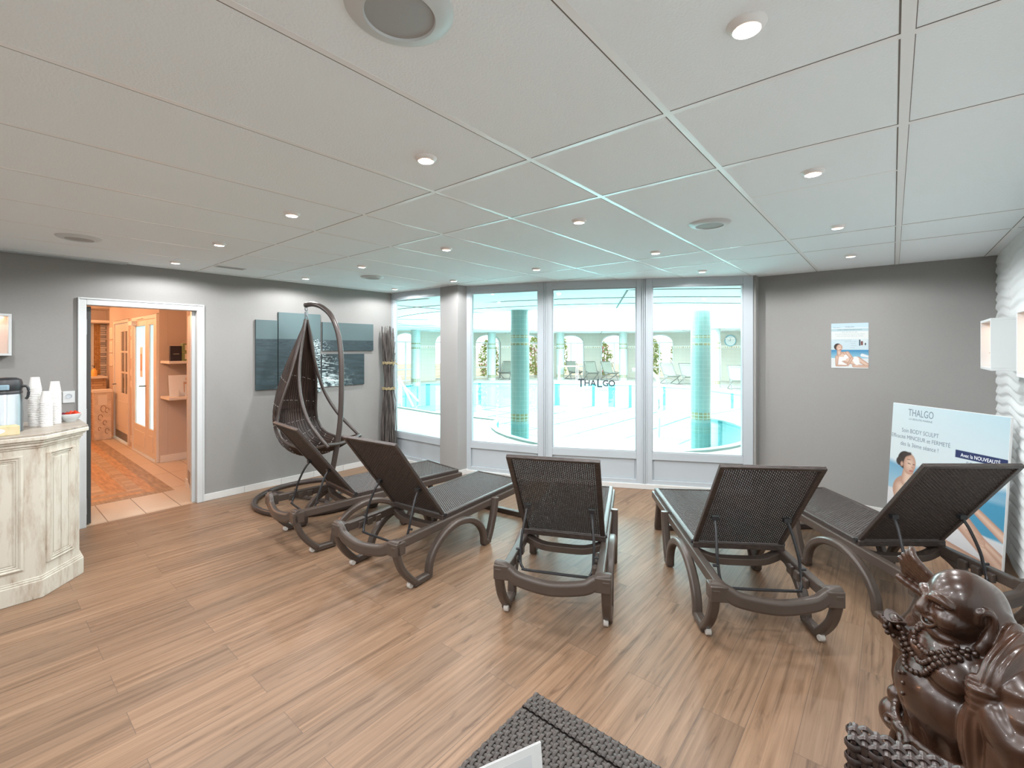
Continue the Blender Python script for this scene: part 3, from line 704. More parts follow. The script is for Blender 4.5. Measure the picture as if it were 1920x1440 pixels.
MB().box(.06, .11, -.015, -.013, .05, .20, 0, Matrix.Rotation(-.2, 4, 'X')).sphere((.085, -.066, .245), (.024, .004, .03), 8).build('printed_figure', M['skin'], t)
MB().box(-.09, -.01, -.05, -.03, 0, .10).box(.06, .13, -.06, -.04, 0, .17).build('leaflet', M['paper'], t)
# reception end of the lobby
o = MB().box(1.665, 1.765, 12.46, 12.499, 1.1, 2.13).build('trim_mosaic', M['mosaic_gold']); structure(o, 'strip of golden mosaic on the lobby end wall', 'wall cladding')
o = MB().box(1.765, 1.86, 12.46, 12.499, 1.0, 2.13).build('trim_slate', M['stone']); structure(o, 'strip of grey slate stones on the lobby end wall', 'wall cladding')
o = MB().box(1.4, 1.665, 12.47, 12.499, .9, 2.13).build('trim_panel', M['white']); structure(o, 'white panel on the lobby end wall', 'wall cladding')
o = MB().box(-.5, 1.86, 11.9, 12.5, 2.13, 2.18).build('trim_soffit', M['lob_white']); structure(o, 'lowered beam over the reception desk', 'beam')
t = thing('reception_desk', 'reception desk of stacked pale wood strips at the lobby end', 'desk', (1.2, 11.7, 0))
MB().box(-.8, .54, 0, .5, 0, 1.05).build('desk_body', M['desk'], t); MB().box(-.84, .56, -.04, .54, 1.05, 1.09).build('desk_top', M['lob_white'], t, bevel=.004)
t = thing('soap_bottle', 'orange soap bottle with black pump on the reception desk', 'bottle', (1.58, 11.8, 1.09))
M['amber'] = mat('orange_soap', (.85, .48, .12), .2)
MB().lathe([(.001, 0), (.045, 0), (.048, .02), (.048, .10), (.03, .135), (.016, .145), (.016, .16)], 16).build('bottle_body', M['amber'], t, smooth=True); MB().tube([(0, 0, .15), (0, 0, .20), (-.03, 0, .20)], .007, 8).build('pump', M['black'], t)
t = thing('waste_bin', 'tall square carton bin with drawings standing before the reception desk', 'bin', (1.57, 10.9, 0))
MB().box(-.12, .11, -.1, .12, 0, .84).build('bin_body', M['carton'], t, bevel=.004); MB().box(-.135, .125, -.115, .135, .84, .89).build('bin_lid', M['lob_white'], t, bevel=.004)
M['sketch'] = mat('brown_sketch_line', (.25, .15, .10), .7)
b = MB()
for px_, pz, s in ((0, .55, .06), (.05, .52, .045), (-.04, .40, .05), (.02, .30, .04), (-.05, .2, .03), (.05, .15, .045)):
    b.tube([(px_ + s * math.cos(a) * .6, -.102, pz + s * math.sin(a)) for a in np.linspace(0, 5, 10)], .004, 4)
b.build('line_drawing', M['sketch'], t)
MB().box(-.07, .05, -.103, -.101, .62, .80).build('bin_label', M['lob_white'], t)
for z0, z1, lb in ((1.80, 2.02, 'top'), (1.55, 1.76, 'middle'), (1.30, 1.53, 'bottom')):
    t = thing('framed_notice', 'pale framed notice on the lobby wall, %s one of three' % lb, 'notice', (1.76, 11.25, z0), 0, 'notices by the reception desk')
    MB().box(-.02, -.001, -.14, .14, 0, z1 - z0).build('notice_frame', M['lob_white'], t, bevel=.003); MB().box(-.022, -.02, -.11, .11, .03, z1 - z0 - .03).build('notice_sheet', M['label'], t)
t = thing('door_notice', 'narrow notice hung between the two lobby doors', 'notice', (1.76, 9.60, 1.45)); MB().box(-.02, -.001, -.05, .05, 0, .33).build('notice_frame', M['lob_dark'], t); MB().box(-.022, -.02, -.042, .042, .01, .32).build('notice_sheet', M['lob_white'], t)
t = thing('glass_door_notice', 'pale notice taped inside the bright lobby door pane', 'notice', (1.757, 9.02, 1.18)); MB().box(-.004, -.001, -.10, .06, 0, .47).build('notice_sheet', M['paper'], t); MB().box(-.006, -.004, -.06, .02, .1, .36).build('notice_picture', M['skin'], t)
for z, lb in ((1.88, 'top'), (1.22, 'middle'), (1.03, 'lower'), (.12, 'lowest')):
    t = thing('wall_switch', 'cream wall switch between the lobby doors, %s one' % lb, 'switch', (1.76, 9.68, z), 0, 'switches between the lobby doors')
    MB().box(-.012, -.001, -.04, .04, -.05, .06).build('switch_plate', M['lob_white'], t, bevel=.003); MB().box(-.018, -.012, -.02, .02, -.02, .03).build('rocker', M['lob_white'], t)
# ------------------------------------------------------------------ sun loungers
M['resin'] = mat('brown_moulded_resin', (0.078, 0.059, 0.048), 0.36, var=.08, vscale=3, bump=.08, bscale=300)
M['wicker'] = mat('dark_brown_wicker', (0.048, 0.036, 0.031), 0.40, var=.45, vscale=26, stretch=(1, 6, 6))
M['rod'] = mat('black_steel_rod', (0.022, 0.022, 0.024), 0.35)
M['wheel'] = mat('pale_wheel', (0.62, 0.60, 0.56), 0.5)
def weave(w, h, pu, pv, ru, rv, seg=2, flat=.55, both=True):
    """plain weave in the xy plane, w along x, h along y; pu = spacing of the strands along y, pv = of those along x"""
    b = MB(); nu, nv = int(round(w / pu)), int(round(h / pv))
    pu, pv = w / nu, h / nv
    prof = lambda r: [(r * math.cos(2 * PI * i / 6), r * flat * math.sin(2 * PI * i / 6)) for i in range(6)]
    for j in range(nv):                       # wefts run along x
        y = (j + .5) * pv; ph = j % 2
        pts = []
        for i in range(nu * seg + 1):
            x = i * pu / seg; pts.append((x, y, ru * .9 * math.sin(PI * (x / pu) + (PI * ph))))
        b.sweep(pts, prof(rv))
    if both:
        for i in range(nu):                   # warps run along y
            x = (i + .5) * pu; pts = []; ph = i % 2
            for j in range(nv + 1):
                y = j * pv; pts.append((x, y, 0))
            b.sweep([pts[0], pts[-1]], prof(ru))
    return b
def band(b, path2d, x0, x1, th, m=0):
    """flat moulded band: path in (y, z), section x0..x1 wide and th thick"""
    P = [Vector((0, y, z)) for y, z in path2d]
    xc, hw = (x0 + x1) / 2, (x1 - x0) / 2; c = min(.010, th * .3)
    prof = [(-hw + c, -th / 2), (hw - c, -th / 2), (hw, -th / 2 + c), (hw, th / 2 - c), (hw - c, th / 2), (-hw + c, th / 2), (-hw, th / 2 - c), (-hw, -th / 2 + c)]
    n = len(P); vs = []; fs = []; k = 8
    for i in range(n):
        t = (P[min(i + 1, n - 1)] - P[max(i - 1, 0)]).normalized(); nn = Vector((0, -t.z, t.y))
        for px_, py_ in prof: vs.append(P[i] + Vector((xc + px_, 0, 0)) + nn * py_)
    for i in range(n - 1):
        for a in range(k): fs.append((i * k + a, i * k + (a + 1) % k, (i + 1) * k + (a + 1) % k, (i + 1) * k + a))
    fs += [tuple(range(k))[::-1], tuple(range((n - 1) * k, n * k))]
    b.add(vs, fs, m)
def make_lounger():
    t = thing('sun_lounger', '', 'sun lounger', (0, 0, 0), 0, 'brown wicker sun loungers in the room')
    ZR = .318
    for s in (-1, 1):
        # side rail with notches on its inner face
        b = MB(); xr = .272 * s
        b.box(xr - .024, xr + .024, -.13, 1.50, ZR - .032, ZR + .027)
        for yy in (-.02, .06, .14):
            b.box(xr - .044 * s - .008, xr - .024 * s, yy, yy + .05, ZR - .040, ZR + .012)
        b.build('side_rail', M['resin'], t, bevel=.008)
        # leg frame: near foot, arch, far foot, post
        b = MB(); x0, x1 = sorted((.283 * s, .338 * s))
        a = spline([(0, -.165, .335), (0, -.155, .27), (0, -.115, .17), (0, -.055, .09), (0, .012, .024)], 6)
        band(b, [(p.y, p.z) for p in a], x0, x1, .045)
        band(b, [(-.01, .024), (.15, .024)], x0, x1, .046)
        cx_, rx = .466, .325
        a = [(cx_ - rx * math.cos(q) * (1 - .13 * (1 - abs(math.cos(q)))) , .02 + .272 * math.sin(q) ** .85) for q in np.linspace(0.0, PI, 26)]
        band(b, a, x0, x1, .05)
        band(b, [(.775, .024), (.86, .024)], x0, x1, .046)
        a = spline([(0, .845, .03), (0, .885, .11), (0, .925, .22), (0, .945, .30), (0, .952, .352)], 5)
        band(b, [(p.y, p.z) for p in a], x0, x1, .055)
        b.build('leg_frame', M['resin'], t, smooth=True, bevel=.004, angle=.6)
        b = MB(); b.lathe([(.001, -.014), (.020, -.014), (.022, -.010), (.022, .010), (.020, .014), (.001, .014)], 20, 0, Matrix.Translation((.302 * s, -.026, .0225)) @ Matrix.Rotation(PI / 2, 4, 'Y'))
        b.build('wheel', M['wheel'], t, smooth=True)
        # foot-end leg
        b = MB(); band(b, [(1.40, ZR), (1.44, .2), (1.50, .02)], .245 * s - .028, .245 * s + .028, .05)
        b.build('foot_leg', M['resin'], t, bevel=.004)
    # bowed head bar with raised corners
    pts = spline([(-.335, -.150, .338), (-.285, -.160, .336), (-.245, -.165, .318), (-.18, -.178, .288), (0, -.198, .272), (.18, -.178, .288), (.245, -.165, .318), (.285, -.160, .336), (.335, -.150, .338)], 6)
    b = MB(); b.sweep(pts, [(-.020, -.044), (.014, -.044), (.023, -.032), (.021, .018), (.009, .031), (-.020, .031)])
    b.box(-.338, -.247, -.185, -.10, .268, .352); b.box(.247, .338, -.185, -.10, .268, .352)
    b.build('head_bar', M['resin'], t, smooth=True, bevel=.006, angle=.6)
    b = MB(); b.box(-.27, .27, 1.475, 1.525, 0, .045); b.build('foot_bar', M['resin'], t, bevel=.006)
    b = MB(); b.sweep(spline([(-.26, .36, ZR - .01), (-.15, .34, ZR - .045), (0, .335, ZR - .05), (.15, .34, ZR - .045), (.26, .36, ZR - .01)], 5), [(-.03, -.022), (.03, -.022), (.03, .022), (-.03, .022)])
    b.build('cross_bar', M['resin'], t, bevel=.005)
    # woven seat
    sw, sl = .50, 1.10
    seat = weave(sw, sl, .0135, .0098, .0042, .0044, 2)
    M_ = Matrix.Translation((-sw / 2, .34, .372)); seat.v = [tuple(M_ @ Vector(p)) for p in seat.v]
    st = seat.build('seat', M['wicker'], t, smooth=True)
    b = MB(); rr = [(-.262, .33), (.262, .33), (.262, 1.455), (-.262, 1.455)]
    b.sweep([(x, y, .366) for x, y in rr], [(-.014, -.022), (.014, -.022), (.014, .010), (.008, .016), (-.008, .016), (-.014, .010)], closed=True)
    b.build('seat_frame', M['wicker'], st, bevel=.003)
    # woven backrest, leaning
    bl = .765; ang = math.radians(52)
    R = Matrix.Translation((0, .345, .375)) @ Matrix.Rotation(PI, 4, 'Z') @ Matrix.Rotation(ang, 4, 'X')
    bk = weave(sw, bl - .03, .0118, .0098, .0038, .0036, 2)
    M_ = R @ Matrix.Translation((-sw / 2, .015, 0)); bk.v = [tuple(M_ @ Vector(p)) for p in bk.v]
    bo = bk.build('backrest', M['wicker'], t, smooth=True)
    b = MB(); rr = [(-.260, 0), (.260, 0), (.260, bl), (-.260, bl)]
    b.sweep([tuple(R @ Vector((x, y, 0))) for x, y in rr], [(-.013, -.012), (.013, -.012), (.013, .012), (-.013, .012)], closed=True, up=R.to_3x3() @ Vector((0, 0, 1)))
    b.build('backrest_frame', M['wicker'], bo, bevel=.004)
    b = MB()
    for s in (-1, 1): b.tube([(s * .262, .35, .375), (s * .288, .35, .375)], .014, 10)
    b.build('hinge_bolt', M['rod'], t, smooth=True)
    # prop bar
    top = .30; p0 = R @ Vector((-.205, top, -.014)); pts = []
    a1 = [(p0.x, p0.y, p0.z), (p0.x + .008, p0.y - .045, p0.z - .06), (.225, .055, .43), (.225, .035, .36), (.222, .012, .30), (.205, -.004, .272), (.17, -.010, .262)]
    path = spline(a1 + [(-x, y, z) for x, y, z in a1[::-1]], 5)
    b = MB(); b.tube(path, .0085, 8)
    for s in (-1, 1):
        b.tube([(s * .225, .036, .365), (s * .255, .036, .365)], .008, 8); b.tube([(s * .222, .012, .30), (s * .256, .012, .30)], .008, 8)
        b.box(s * .205 - .02, s * .205 + .02, p0.y - .02, p0.y + .008, p0.z - .012, p0.z + .012)
    b.build('prop_bar', M['rod'], t, smooth=True)
    return t
SPOTS = [((-1.785, 3.866), (.709, .705), 'wicker sun lounger in front of the hanging chair, farthest to the left'),
         ((-.927, 3.274), (.55, .836), 'wicker sun lounger second from the left, facing the pillar'),
         ((.264, 2.764), (.257, .966), 'wicker sun lounger in the middle of the five, seen from behind'),
         ((1.413, 2.58), (.092, .996), 'wicker sun lounger second from the right, between middle lounger and panel'),
         ((2.52, 2.62), (.0, 1.0), 'wicker sun lounger in front of the big display panel, behind the statue')]
first = None
for (mid, dr, lb) in SPOTS:
    o = make_lounger() if first is None else copy_tree(first)
    first = first or o
    x, y = W(*mid); dx, dy = W(*dr)
    o.location = (x, y, 0.001); o.rotation_euler = (0, 0, math.atan2(dy, dx) - PI / 2); o['label'] = lb

# ------------------------------------------------------------------ hanging chair
M['cane'] = mat('dark_brown_cane', (0.044, 0.026, 0.019), 0.4, var=.5, vscale=7, stretch=(1, 1, .3))
M['cane_gap'] = mat('dark_cane_backing', (0.022, 0.014, 0.011), 0.6)
M['tube'] = mat('brown_painted_tube', (0.058, 0.044, 0.038), 0.32)
M['stitch'] = mat('pale_stitching', (.55, .52, .48), .6)
HCX, HCY = W(-2.2556, 5.0)
t = thing('hanging_chair', 'dark woven drop shaped chair hanging from a curved floor stand', 'hanging chair', (HCX, HCY, 0))
def hc(lat, d, z): x, y = W(lat, d); return (x - HCX, y - HCY, z)
b = MB(); b.tube([hc(-2.13 + .6 * math.cos(2 * PI * k / 48), 4.98 + .6 * math.sin(2 * PI * k / 48), .027) for k in range(48)], .026, 10, closed=True)
base = b.build('base_ring', M['tube'], t, smooth=True)
b = MB()
for a in (170, 65, -60): b.tube([hc(-1.93, 4.75, .035), hc(-2.13 + .6 * math.cos(math.radians(a)), 4.98 + .6 * math.sin(math.radians(a)), .03)], .021, 8)
b.build('strut', M['tube'], base, smooth=True)
pole = [(-1.93, 4.75, .02), (-1.905, 4.755, .2), (-1.865, 4.765, .41), (-1.82, 4.78, .7), (-1.80, 4.795, .95), (-1.797, 4.805, 1.23), (-1.805, 4.82, 1.5), (-1.83, 4.84, 1.7), (-1.87, 4.855, 1.85), (-1.94, 4.88, 1.98), (-2.05, 4.92, 2.07), (-2.16, 4.96, 2.105), (-2.2556, 5.0, 2.10)]
b = MB(); b.tube(spline([hc(*p) for p in pole], 5), .027, 12); b.sphere((0, 0, 2.10), .030, 8)
b.build('pole', M['tube'], t, smooth=True)
b = MB(); b.tube([(.014 * math.cos(q), .0, 2.056 + .022 * math.sin(q)) for q in np.linspace(0, 2 * PI, 17)[:-1]], .005, 6, closed=True)
b.lathe([(.001, 1.985), (.017, 1.985), (.017, 2.025), (.001, 2.025)], 14); b.tube([(.014 * math.cos(q), .0, 1.962 + .024 * math.sin(q)) for q in np.linspace(0, 2 * PI, 17)[:-1]], .006, 6, closed=True)
b.build('spring_hook', M['steel'], t, smooth=True)
fx, fy = W(.970, -.242); rz = math.atan2(fy, fx)
Rb = Matrix.Rotation(rz, 4, 'Z')
cen = [(0, 1.935), (-.055, 1.80), (-.15, 1.60), (-.245, 1.38), (-.32, 1.14), (-.345, .90), (-.30, .70), (-.19, .55), (-.03, .475), (.16, .475), (.34, .535), (.49, .625)]
hw = [.012, .075, .15, .215, .27, .30, .315, .32, .32, .315, .305, .29]
ed = [0, .06, .15, .22, .245, .24, .225, .21, .185, .14, .08, .03]
CN = spline([(f, w_, z) for (f, z), w_ in zip(cen, hw)], 5); EN = spline([(e, 0, 0) for e in ed], 5)
def shell(i, c, off=0.0):
    p = CN[i]; q = CN[min(i + 1, len(CN) - 1)]; r = CN[max(i - 1, 0)]; tx, tz = q.x - r.x, q.z - r.z; L = math.hypot(tx, tz) or 1
    nx_, nz_ = -tz / L, tx / L                 # towards the inside
    e = EN[i].x * abs(c) ** 2.2 + off
    return Rb @ Vector((p.x + nx_ * e, p.y * c, p.z + nz_ * e))
b = MB(); NC = 62
for k in range(NC):
    c = -1 + 2 * k / (NC - 1)
    b.tube([shell(i, c, .003 * ((k % 2) * 2 - 1)) for i in range(1, len(CN))], (.0072), 5)
nl = len(CN); cs = np.linspace(-1, 1, 25); sv = [shell(i, c_, o_) for o_ in (-.003, .003) for i in range(1, nl) for c_ in cs]; m_ = (nl - 1) * 25
sf = [(o_ + i * 25 + k, o_ + i * 25 + k + 1, o_ + (i + 1) * 25 + k + 1, o_ + (i + 1) * 25 + k) for o_ in (0, m_) for i in range(nl - 2) for k in range(24)]
b.add(sv, sf, 1)
sh = b.build('woven_shell', [M['cane'], M['cane_gap']], t, smooth=True)
b = MB()
for c in (-1, 1): b.tube([shell(i, c) for i in range(len(CN))], .015, 8)
b.tube([shell(len(CN) - 1, c) for c in np.linspace(-1, 1, 9)], .018, 8)
b.build('shell_rim', M['tube'], t, smooth=True)
b = MB()
for i in (16, 22, 28, 33, 37, 41, 45, 50):
    cs = np.linspace(-.97, .97, 44)
    for k in range(0, 43, 1):
        if (k + i) % 3 == 0: continue
        for off in (.011, -.011): b.tube([shell(i, cs[k], off), shell(i, cs[k] + .022, off)], .0030, 4)
b.build('stitching', M['stitch'], sh)
for s in (-1, 1):
    b = MB(); pts = [(0, .012 * s, 1.94), (.004, .05 * s, 1.80), (.008, .10 * s, 1.58), (.03, .15 * s, 1.36), (.09, .20 * s, 1.12), (.21, .25 * s, .90), (.36, .28 * s, .74), (.49, .29 * s, .625)]
    b.tube(spline([Rb @ Vector(p) for p in pts], 6), .018, 10); b.build('front_tube', M['tube'], t, smooth=True)

# ------------------------------------------------------------------ printed pictures: colours painted by numpy into the print layer
rng = np.random.default_rng(4)
def vnoise(x, y, seed=0):
    def hsh(i, j): v = np.sin(i * 127.1 + j * 311.7 + seed * 74.7) * 43758.5453; return v - np.floor(v)
    i, j = np.floor(x), np.floor(y); f, g = x - i, y - j; f = f * f * (3 - 2 * f); g = g * g * (3 - 2 * g)
    return (hsh(i, j) * (1 - f) + hsh(i + 1, j) * f) * (1 - g) + (hsh(i, j + 1) * (1 - f) + hsh(i + 1, j + 1) * f) * g
def fbm(x, y, seed=0, o=4):
    s = 0; a = .5
    for k in range(o): s = s + a * vnoise(x * 2 ** k, y * 2 ** k, seed + k); a *= .5
    return s
def srgb(c): c = np.asarray(c, float) / 255; return np.where(c <= .04045, c / 12.92, ((c + .055) / 1.055) ** 2.4)
def print_mesh(name, w, h, step, fn, mtl, parent, M_):
    nx, ny = max(2, int(w / step)), max(2, int(h / step))
    X, Y = np.meshgrid(np.linspace(0, w, nx), np.linspace(0, h, ny), indexing='ij')
    col = np.clip(fn(X, Y), 0, 1)
    P = np.stack([X, Y, X * 0], -1).reshape(-1, 3)
    ii = (np.arange(nx - 1)[:, None] * ny + np.arange(ny - 1)[None]).ravel()
    F = np.stack([ii, ii + ny, ii + ny + 1, ii + 1], -1)
    me = bpy.data.meshes.new(name); me.from_pydata(P.tolist(), [], F.tolist()); me.transform(M_)
    ca = me.color_attributes.new('print', 'FLOAT_COLOR', 'POINT')
    ca.data.foreach_set('color', np.concatenate([col.reshape(-1, 3), np.ones((nx * ny, 1))], 1).astype(np.float32).ravel())
    me.materials.append(mtl); o = bpy.data.objects.new(name, me); C.objects.link(o); o.parent = parent; return o
M['canvas'] = vcol_mat('canvas_print', .7)
M['canvas_side'] = mat('canvas_edge', (.05, .07, .075), .8)
def sea(gx, gz):
    hz = 1.735
    sky = srgb([90, 110, 112])[None, None] * (1 + .35 * np.exp(-((gx - 2.72) ** 2) / .10 - (gz - 2.0) ** 2 / .12))[..., None]
    dep = np.clip(hz - gz, .0008, 1); sc = 5 + 26 * np.clip(.10 / (dep + .03), 0, 3)
    n = fbm(gx * sc * .55, np.log(dep * 14 + .12) * 13, 3, 4)
    base = srgb([52, 70, 75])[None, None] * (.45 + 1.15 * n)[..., None]
    gl = np.exp(-((gx - 2.80 - .12 * dep) / (.13 + .38 * dep)) ** 2)
    g2 = (fbm(gx * sc * 1.6, np.log(dep * 14 + .12) * 34, 9, 3) > .60 - .14 * gl) * gl
    foam = np.exp(-((gx - 2.95) / .22) ** 2 - ((gz - 1.20) / .075) ** 2) * (fbm(gx * 34, gz * 34, 21, 3) > .43)
    dark = np.exp(-((gx - 2.98) / .09) ** 2 - ((gz - 1.47) / .09) ** 2) * .75
    w_ = base * (1 - dark)[..., None] + (g2[..., None] + .9 * foam[..., None]) * srgb([210, 228, 228])
    return np.where((gz > hz)[..., None], sky, w_)
CANV = [(2.126, 2.366, 1.145, 1.955, 'tall narrow sea canvas, leftmost of the four on the grey wall'), (2.377, 2.893, 1.07, 2.055, 'largest sea canvas, behind the hanging chair'),
        (2.922, 3.663, 1.595, 1.962, 'wide sea canvas with horizon, upper right of the four'), (2.915, 3.52, 1.135, 1.552, 'wide canvas of dark waves, lower right of the four')]
for x0, x1, z0, z1, lb in CANV:
    t = thing('sea_canvas', lb, 'wall picture', (x0, YL, z0), 0, 'four piece sea picture')
    MB().box(0, x1 - x0, -.026, -.001, 0, z1 - z0).build('stretcher', M['canvas_side'], t)
    print_mesh('sea_print', x1 - x0, z1 - z0, .006, lambda X, Y: sea(X + x0, Y + z0), M['canvas'], t, Matrix.Translation((0, -.0268, 0)) @ Matrix.Rotation(PI / 2, 4, 'X'))

# ------------------------------------------------------------------ bundle of twigs
M['twig'] = mat('grey_brown_twigs', (.105, .090, .082), .7, var=.6, vscale=5, stretch=(8, 8, 1))
M['straw'] = mat('straw_tie', (.40, .32, .17), .7)
t = thing('twig_bundle', 'tall bundle of grey twigs tied with straw in the room corner', 'twig bundle', (3.845, 5.49, 0))
rd = random.Random(5); b = MB()
for k in range(120):
    a = rd.uniform(0, 2 * PI); r = .085 * math.sqrt(rd.random()); hgt = rd.uniform(1.55, 1.95); tw = rd.uniform(-.4, .4); pts = []
    for q in range(8):
        z = hgt * q / 7; wv = 1.0 + .25 * abs(z - 1.2) / .8 - (.30 if abs(z - 1.35) < .2 or abs(z - 1.05) < .15 else 0)
        pts.append((r * wv * math.cos(a + tw * z) + rd.uniform(-.008, .008), min(.115, r * wv * math.sin(a + tw * z) + rd.uniform(-.008, .008)), z))
    b.tube(spline(pts, 2), rd.uniform(.003, .0062), 4, scale=None)
b.build('twigs', M['twig'], t)
for z, r in ((1.42, .083), (1.06, .088)):
    b = MB()
    for q in range(3): b.tube([(r * math.cos(2 * PI * k / 20), r * math.sin(2 * PI * k / 20), z - .012 + q * .012 + .006 * math.sin(3 * k)) for k in range(20)], .0045, 5, closed=True)
    if z > 1.3:
        for q in range(7): b.tube([(.0 + .01 * q, -r, z), (-.05 + .022 * q, -r - .03, z + .05 * math.sin(q * 2.0))], .004, 4)
    b.build('straw_tie', M['straw'], t)
# ------------------------------------------------------------------ counter on the left with its things
M['worn'] = worn_mat()
M['worktop'] = mat('greyed_wood_worktop', (.33, .29, .24), .35, var=.25, vscale=4, stretch=(1, 9, 1))
t = thing('bar_counter', 'distressed cream panelled wooden counter with chamfered corner', 'counter', (0, 0, 0))
def outl(o):
    return [(-1.3, 4.275 - o), (.312 + .414 * o, 4.275 - o), (.525 + o, 4.505 - .414 * o), (.525 + o, 4.985), (-1.3, 4.985)]
MB().prism(outl(0), .05, 1.0).build('counter_body', M['worn'], t, bevel=.003)
b = MB(); b.prism(outl(.022), 0, .115); b.prism(outl(.014), .115, .128); b.prism(outl(.007), .128, .138); b.build('plinth', M['worn'], t, bevel=.004)
b = MB(); b.prism(outl(.008), .975, .99); b.prism(outl(.018), .99, 1.012); b.prism(outl(.032), 1.012, 1.028); b.prism(outl(.048), 1.028, 1.056); b.build('cornice', M['worn'], t, bevel=.005)
o = MB().prism(outl(.044), 1.056, 1.070).build('worktop', M['worktop'], t, bevel=.003); o['label'] = 'greyed wood worktop'
def panel(p, q, x0, x1, z0, z1):
    p, q = Vector((*p, 0)), Vector((*q, 0)); ux = (q - p).normalized(); n = Vector((ux.y, -ux.x, 0))
    T = Matrix(((ux.x, -n.x, 0, p.x), (ux.y, -n.y, 0, p.y), (0, 0, 1, 0), (0, 0, 0, 1)))
    b = MB()
    for k, (wd_, pr) in enumerate(((.022, .016), (.014, .010), (.010, .005))):
        o_ = (0, .020, .034)[k]
        a0, a1, c0, c1 = x0 + o_, x1 - o_, z0 + o_, z1 - o_
        h_ = wd_ / 2; lp = [T @ Vector(p_) for p_ in ((a0 + h_, 0, c0 + h_), (a1 - h_, 0, c0 + h_), (a1 - h_, 0, c1 - h_), (a0 + h_, 0, c1 - h_))]
        b.sweep(lp, [(-h_, -.001), (h_, -.001), (h_, pr * .6), (0, pr), (-h_, pr * .6)], closed=True, up=n)
    f = b.build('panel_moulding', M['worn'], t, bevel=.003)
    b = MB(); xm = (x0 + x1) / 2
    b.box(x0 + .05, xm - .002, -.004, .001, z0 + .05, z1 - .05, 0, T); b.box(xm + .002, x1 - .05, -.004, .001, z0 + .05, z1 - .05, 0, T)
    b.build('panel_board', M['worn'], f, bevel=.002)
panel((-1.3, 4.275), (.312, 4.275), .92, 1.535, .20, .94)
panel((-1.3, 4.275), (.312, 4.275), .08, .80, .20, .94)
panel((.312, 4.275), (.525, 4.505), .045, .265, .20, .94)
ZC = 1.070
# airpot
t = thing('airpot', 'steel vacuum airpot with black pump lid at the left picture edge', 'thermos', (.165, 4.50, ZC), -.35)
MB().lathe([(.001, 0), (.083, 0), (.086, .006), (.086, .012), (.084, .016), (.084, .245), (.081, .252), (.001, .252)], 40).build('steel_body', M['steel'], t, smooth=True)
MB().lathe([(.0, .252), (.082, .252), (.083, .268), (.078, .276)], 40).build('collar', M['black'], t, smooth=True)
b = MB(); b.lathe([(.080, .272), (.083, .290), (.083, .322), (.076, .345), (.055, .358), (.001, .362)], 40); b.build('pump_lid', M['black'], t, smooth=True)
M['badge'] = mat('grey_blue_badge', (.22, .33, .40), .35)
MB().box(-.045, .045, -.0885, -.070, .280, .315).build('badge', M['badge'], t, bevel=.006)
MB().tube([(0, -.0895, .297), (0, -.084, .297)], .007, 10, up=(0, 0, 1)).build('lock_button', M['black'], t)
b = MB(); b.tube(spline([(.080, .0, .300), (.104, 0, .298), (.112, 0, .27), (.108, 0, .23), (.098, 0, .215)], 5), .008, 8); b.build('carry_handle', M['black'], t, smooth=True)
# tea box
t = thing('tea_box', 'low green and beige tea box in front of the steel airpot', 'box', (.118, 4.335, ZC), .12)
M['tea'] = mat('tea_box_print', (.46, .44, .22), .6, var=.35, vscale=22, col2=(.62, .50, .32))
MB().box(-.16, .10, -.045, .045, 0, .058).build('box_body', M['tea'], t, bevel=.003)
b = MB(); b.prism([(.105 * math.cos(a) * .62 - .03, .020 * math.sin(a)) for a in np.linspace(0, 2 * PI, 25)[:-1]], 0, .001, 0, Matrix.Translation((0, -.0452, .032)) @ Matrix.Rotation(PI / 2, 4, 'X')); b.build('box_label', M['paper'], t)
# paper cups: every cup of the three stacks
M['cup'] = mat('white_paper_cup', (.80, .79, .76), .55)
cup_o = None
def stack(x, y, n, step, words):
    global cup_o
    for k in range(n):
        if cup_o is None:
            b = MB(); b.lathe([(.0345, 0), (.0360, .001), (.0360, .0035), (.0340, .0045), (.0236, .081), (.0236, .083), (.001, .0815)], 28); b.lathe([(.0336, .001), (.0231, .0800), (.001, .0800)], 28)
            o = cup_o = b.build('paper_cup', M['cup'], smooth=True)
        else: o = cup_o.copy(); C.objects.link(o)
        o.location = (x + (.0003) * math.sin(k * 1.7), y + (.0003) * math.cos(k * 2.3), ZC + k * step)
        tag(o, ('topmost white paper cup of the %s stack on the counter' if k == n - 1 else 'white paper cup nested in the %s stack on the counter') % words, 'cup', 'paper cups, %s stack' % words)
stack(.315, 4.69, 22, .0126, 'tallest, left')
stack(.366, 4.63, 14, .0126, 'shortest, front')
stack(.42, 4.735, 19, .0126, 'right, leaning on the socket')
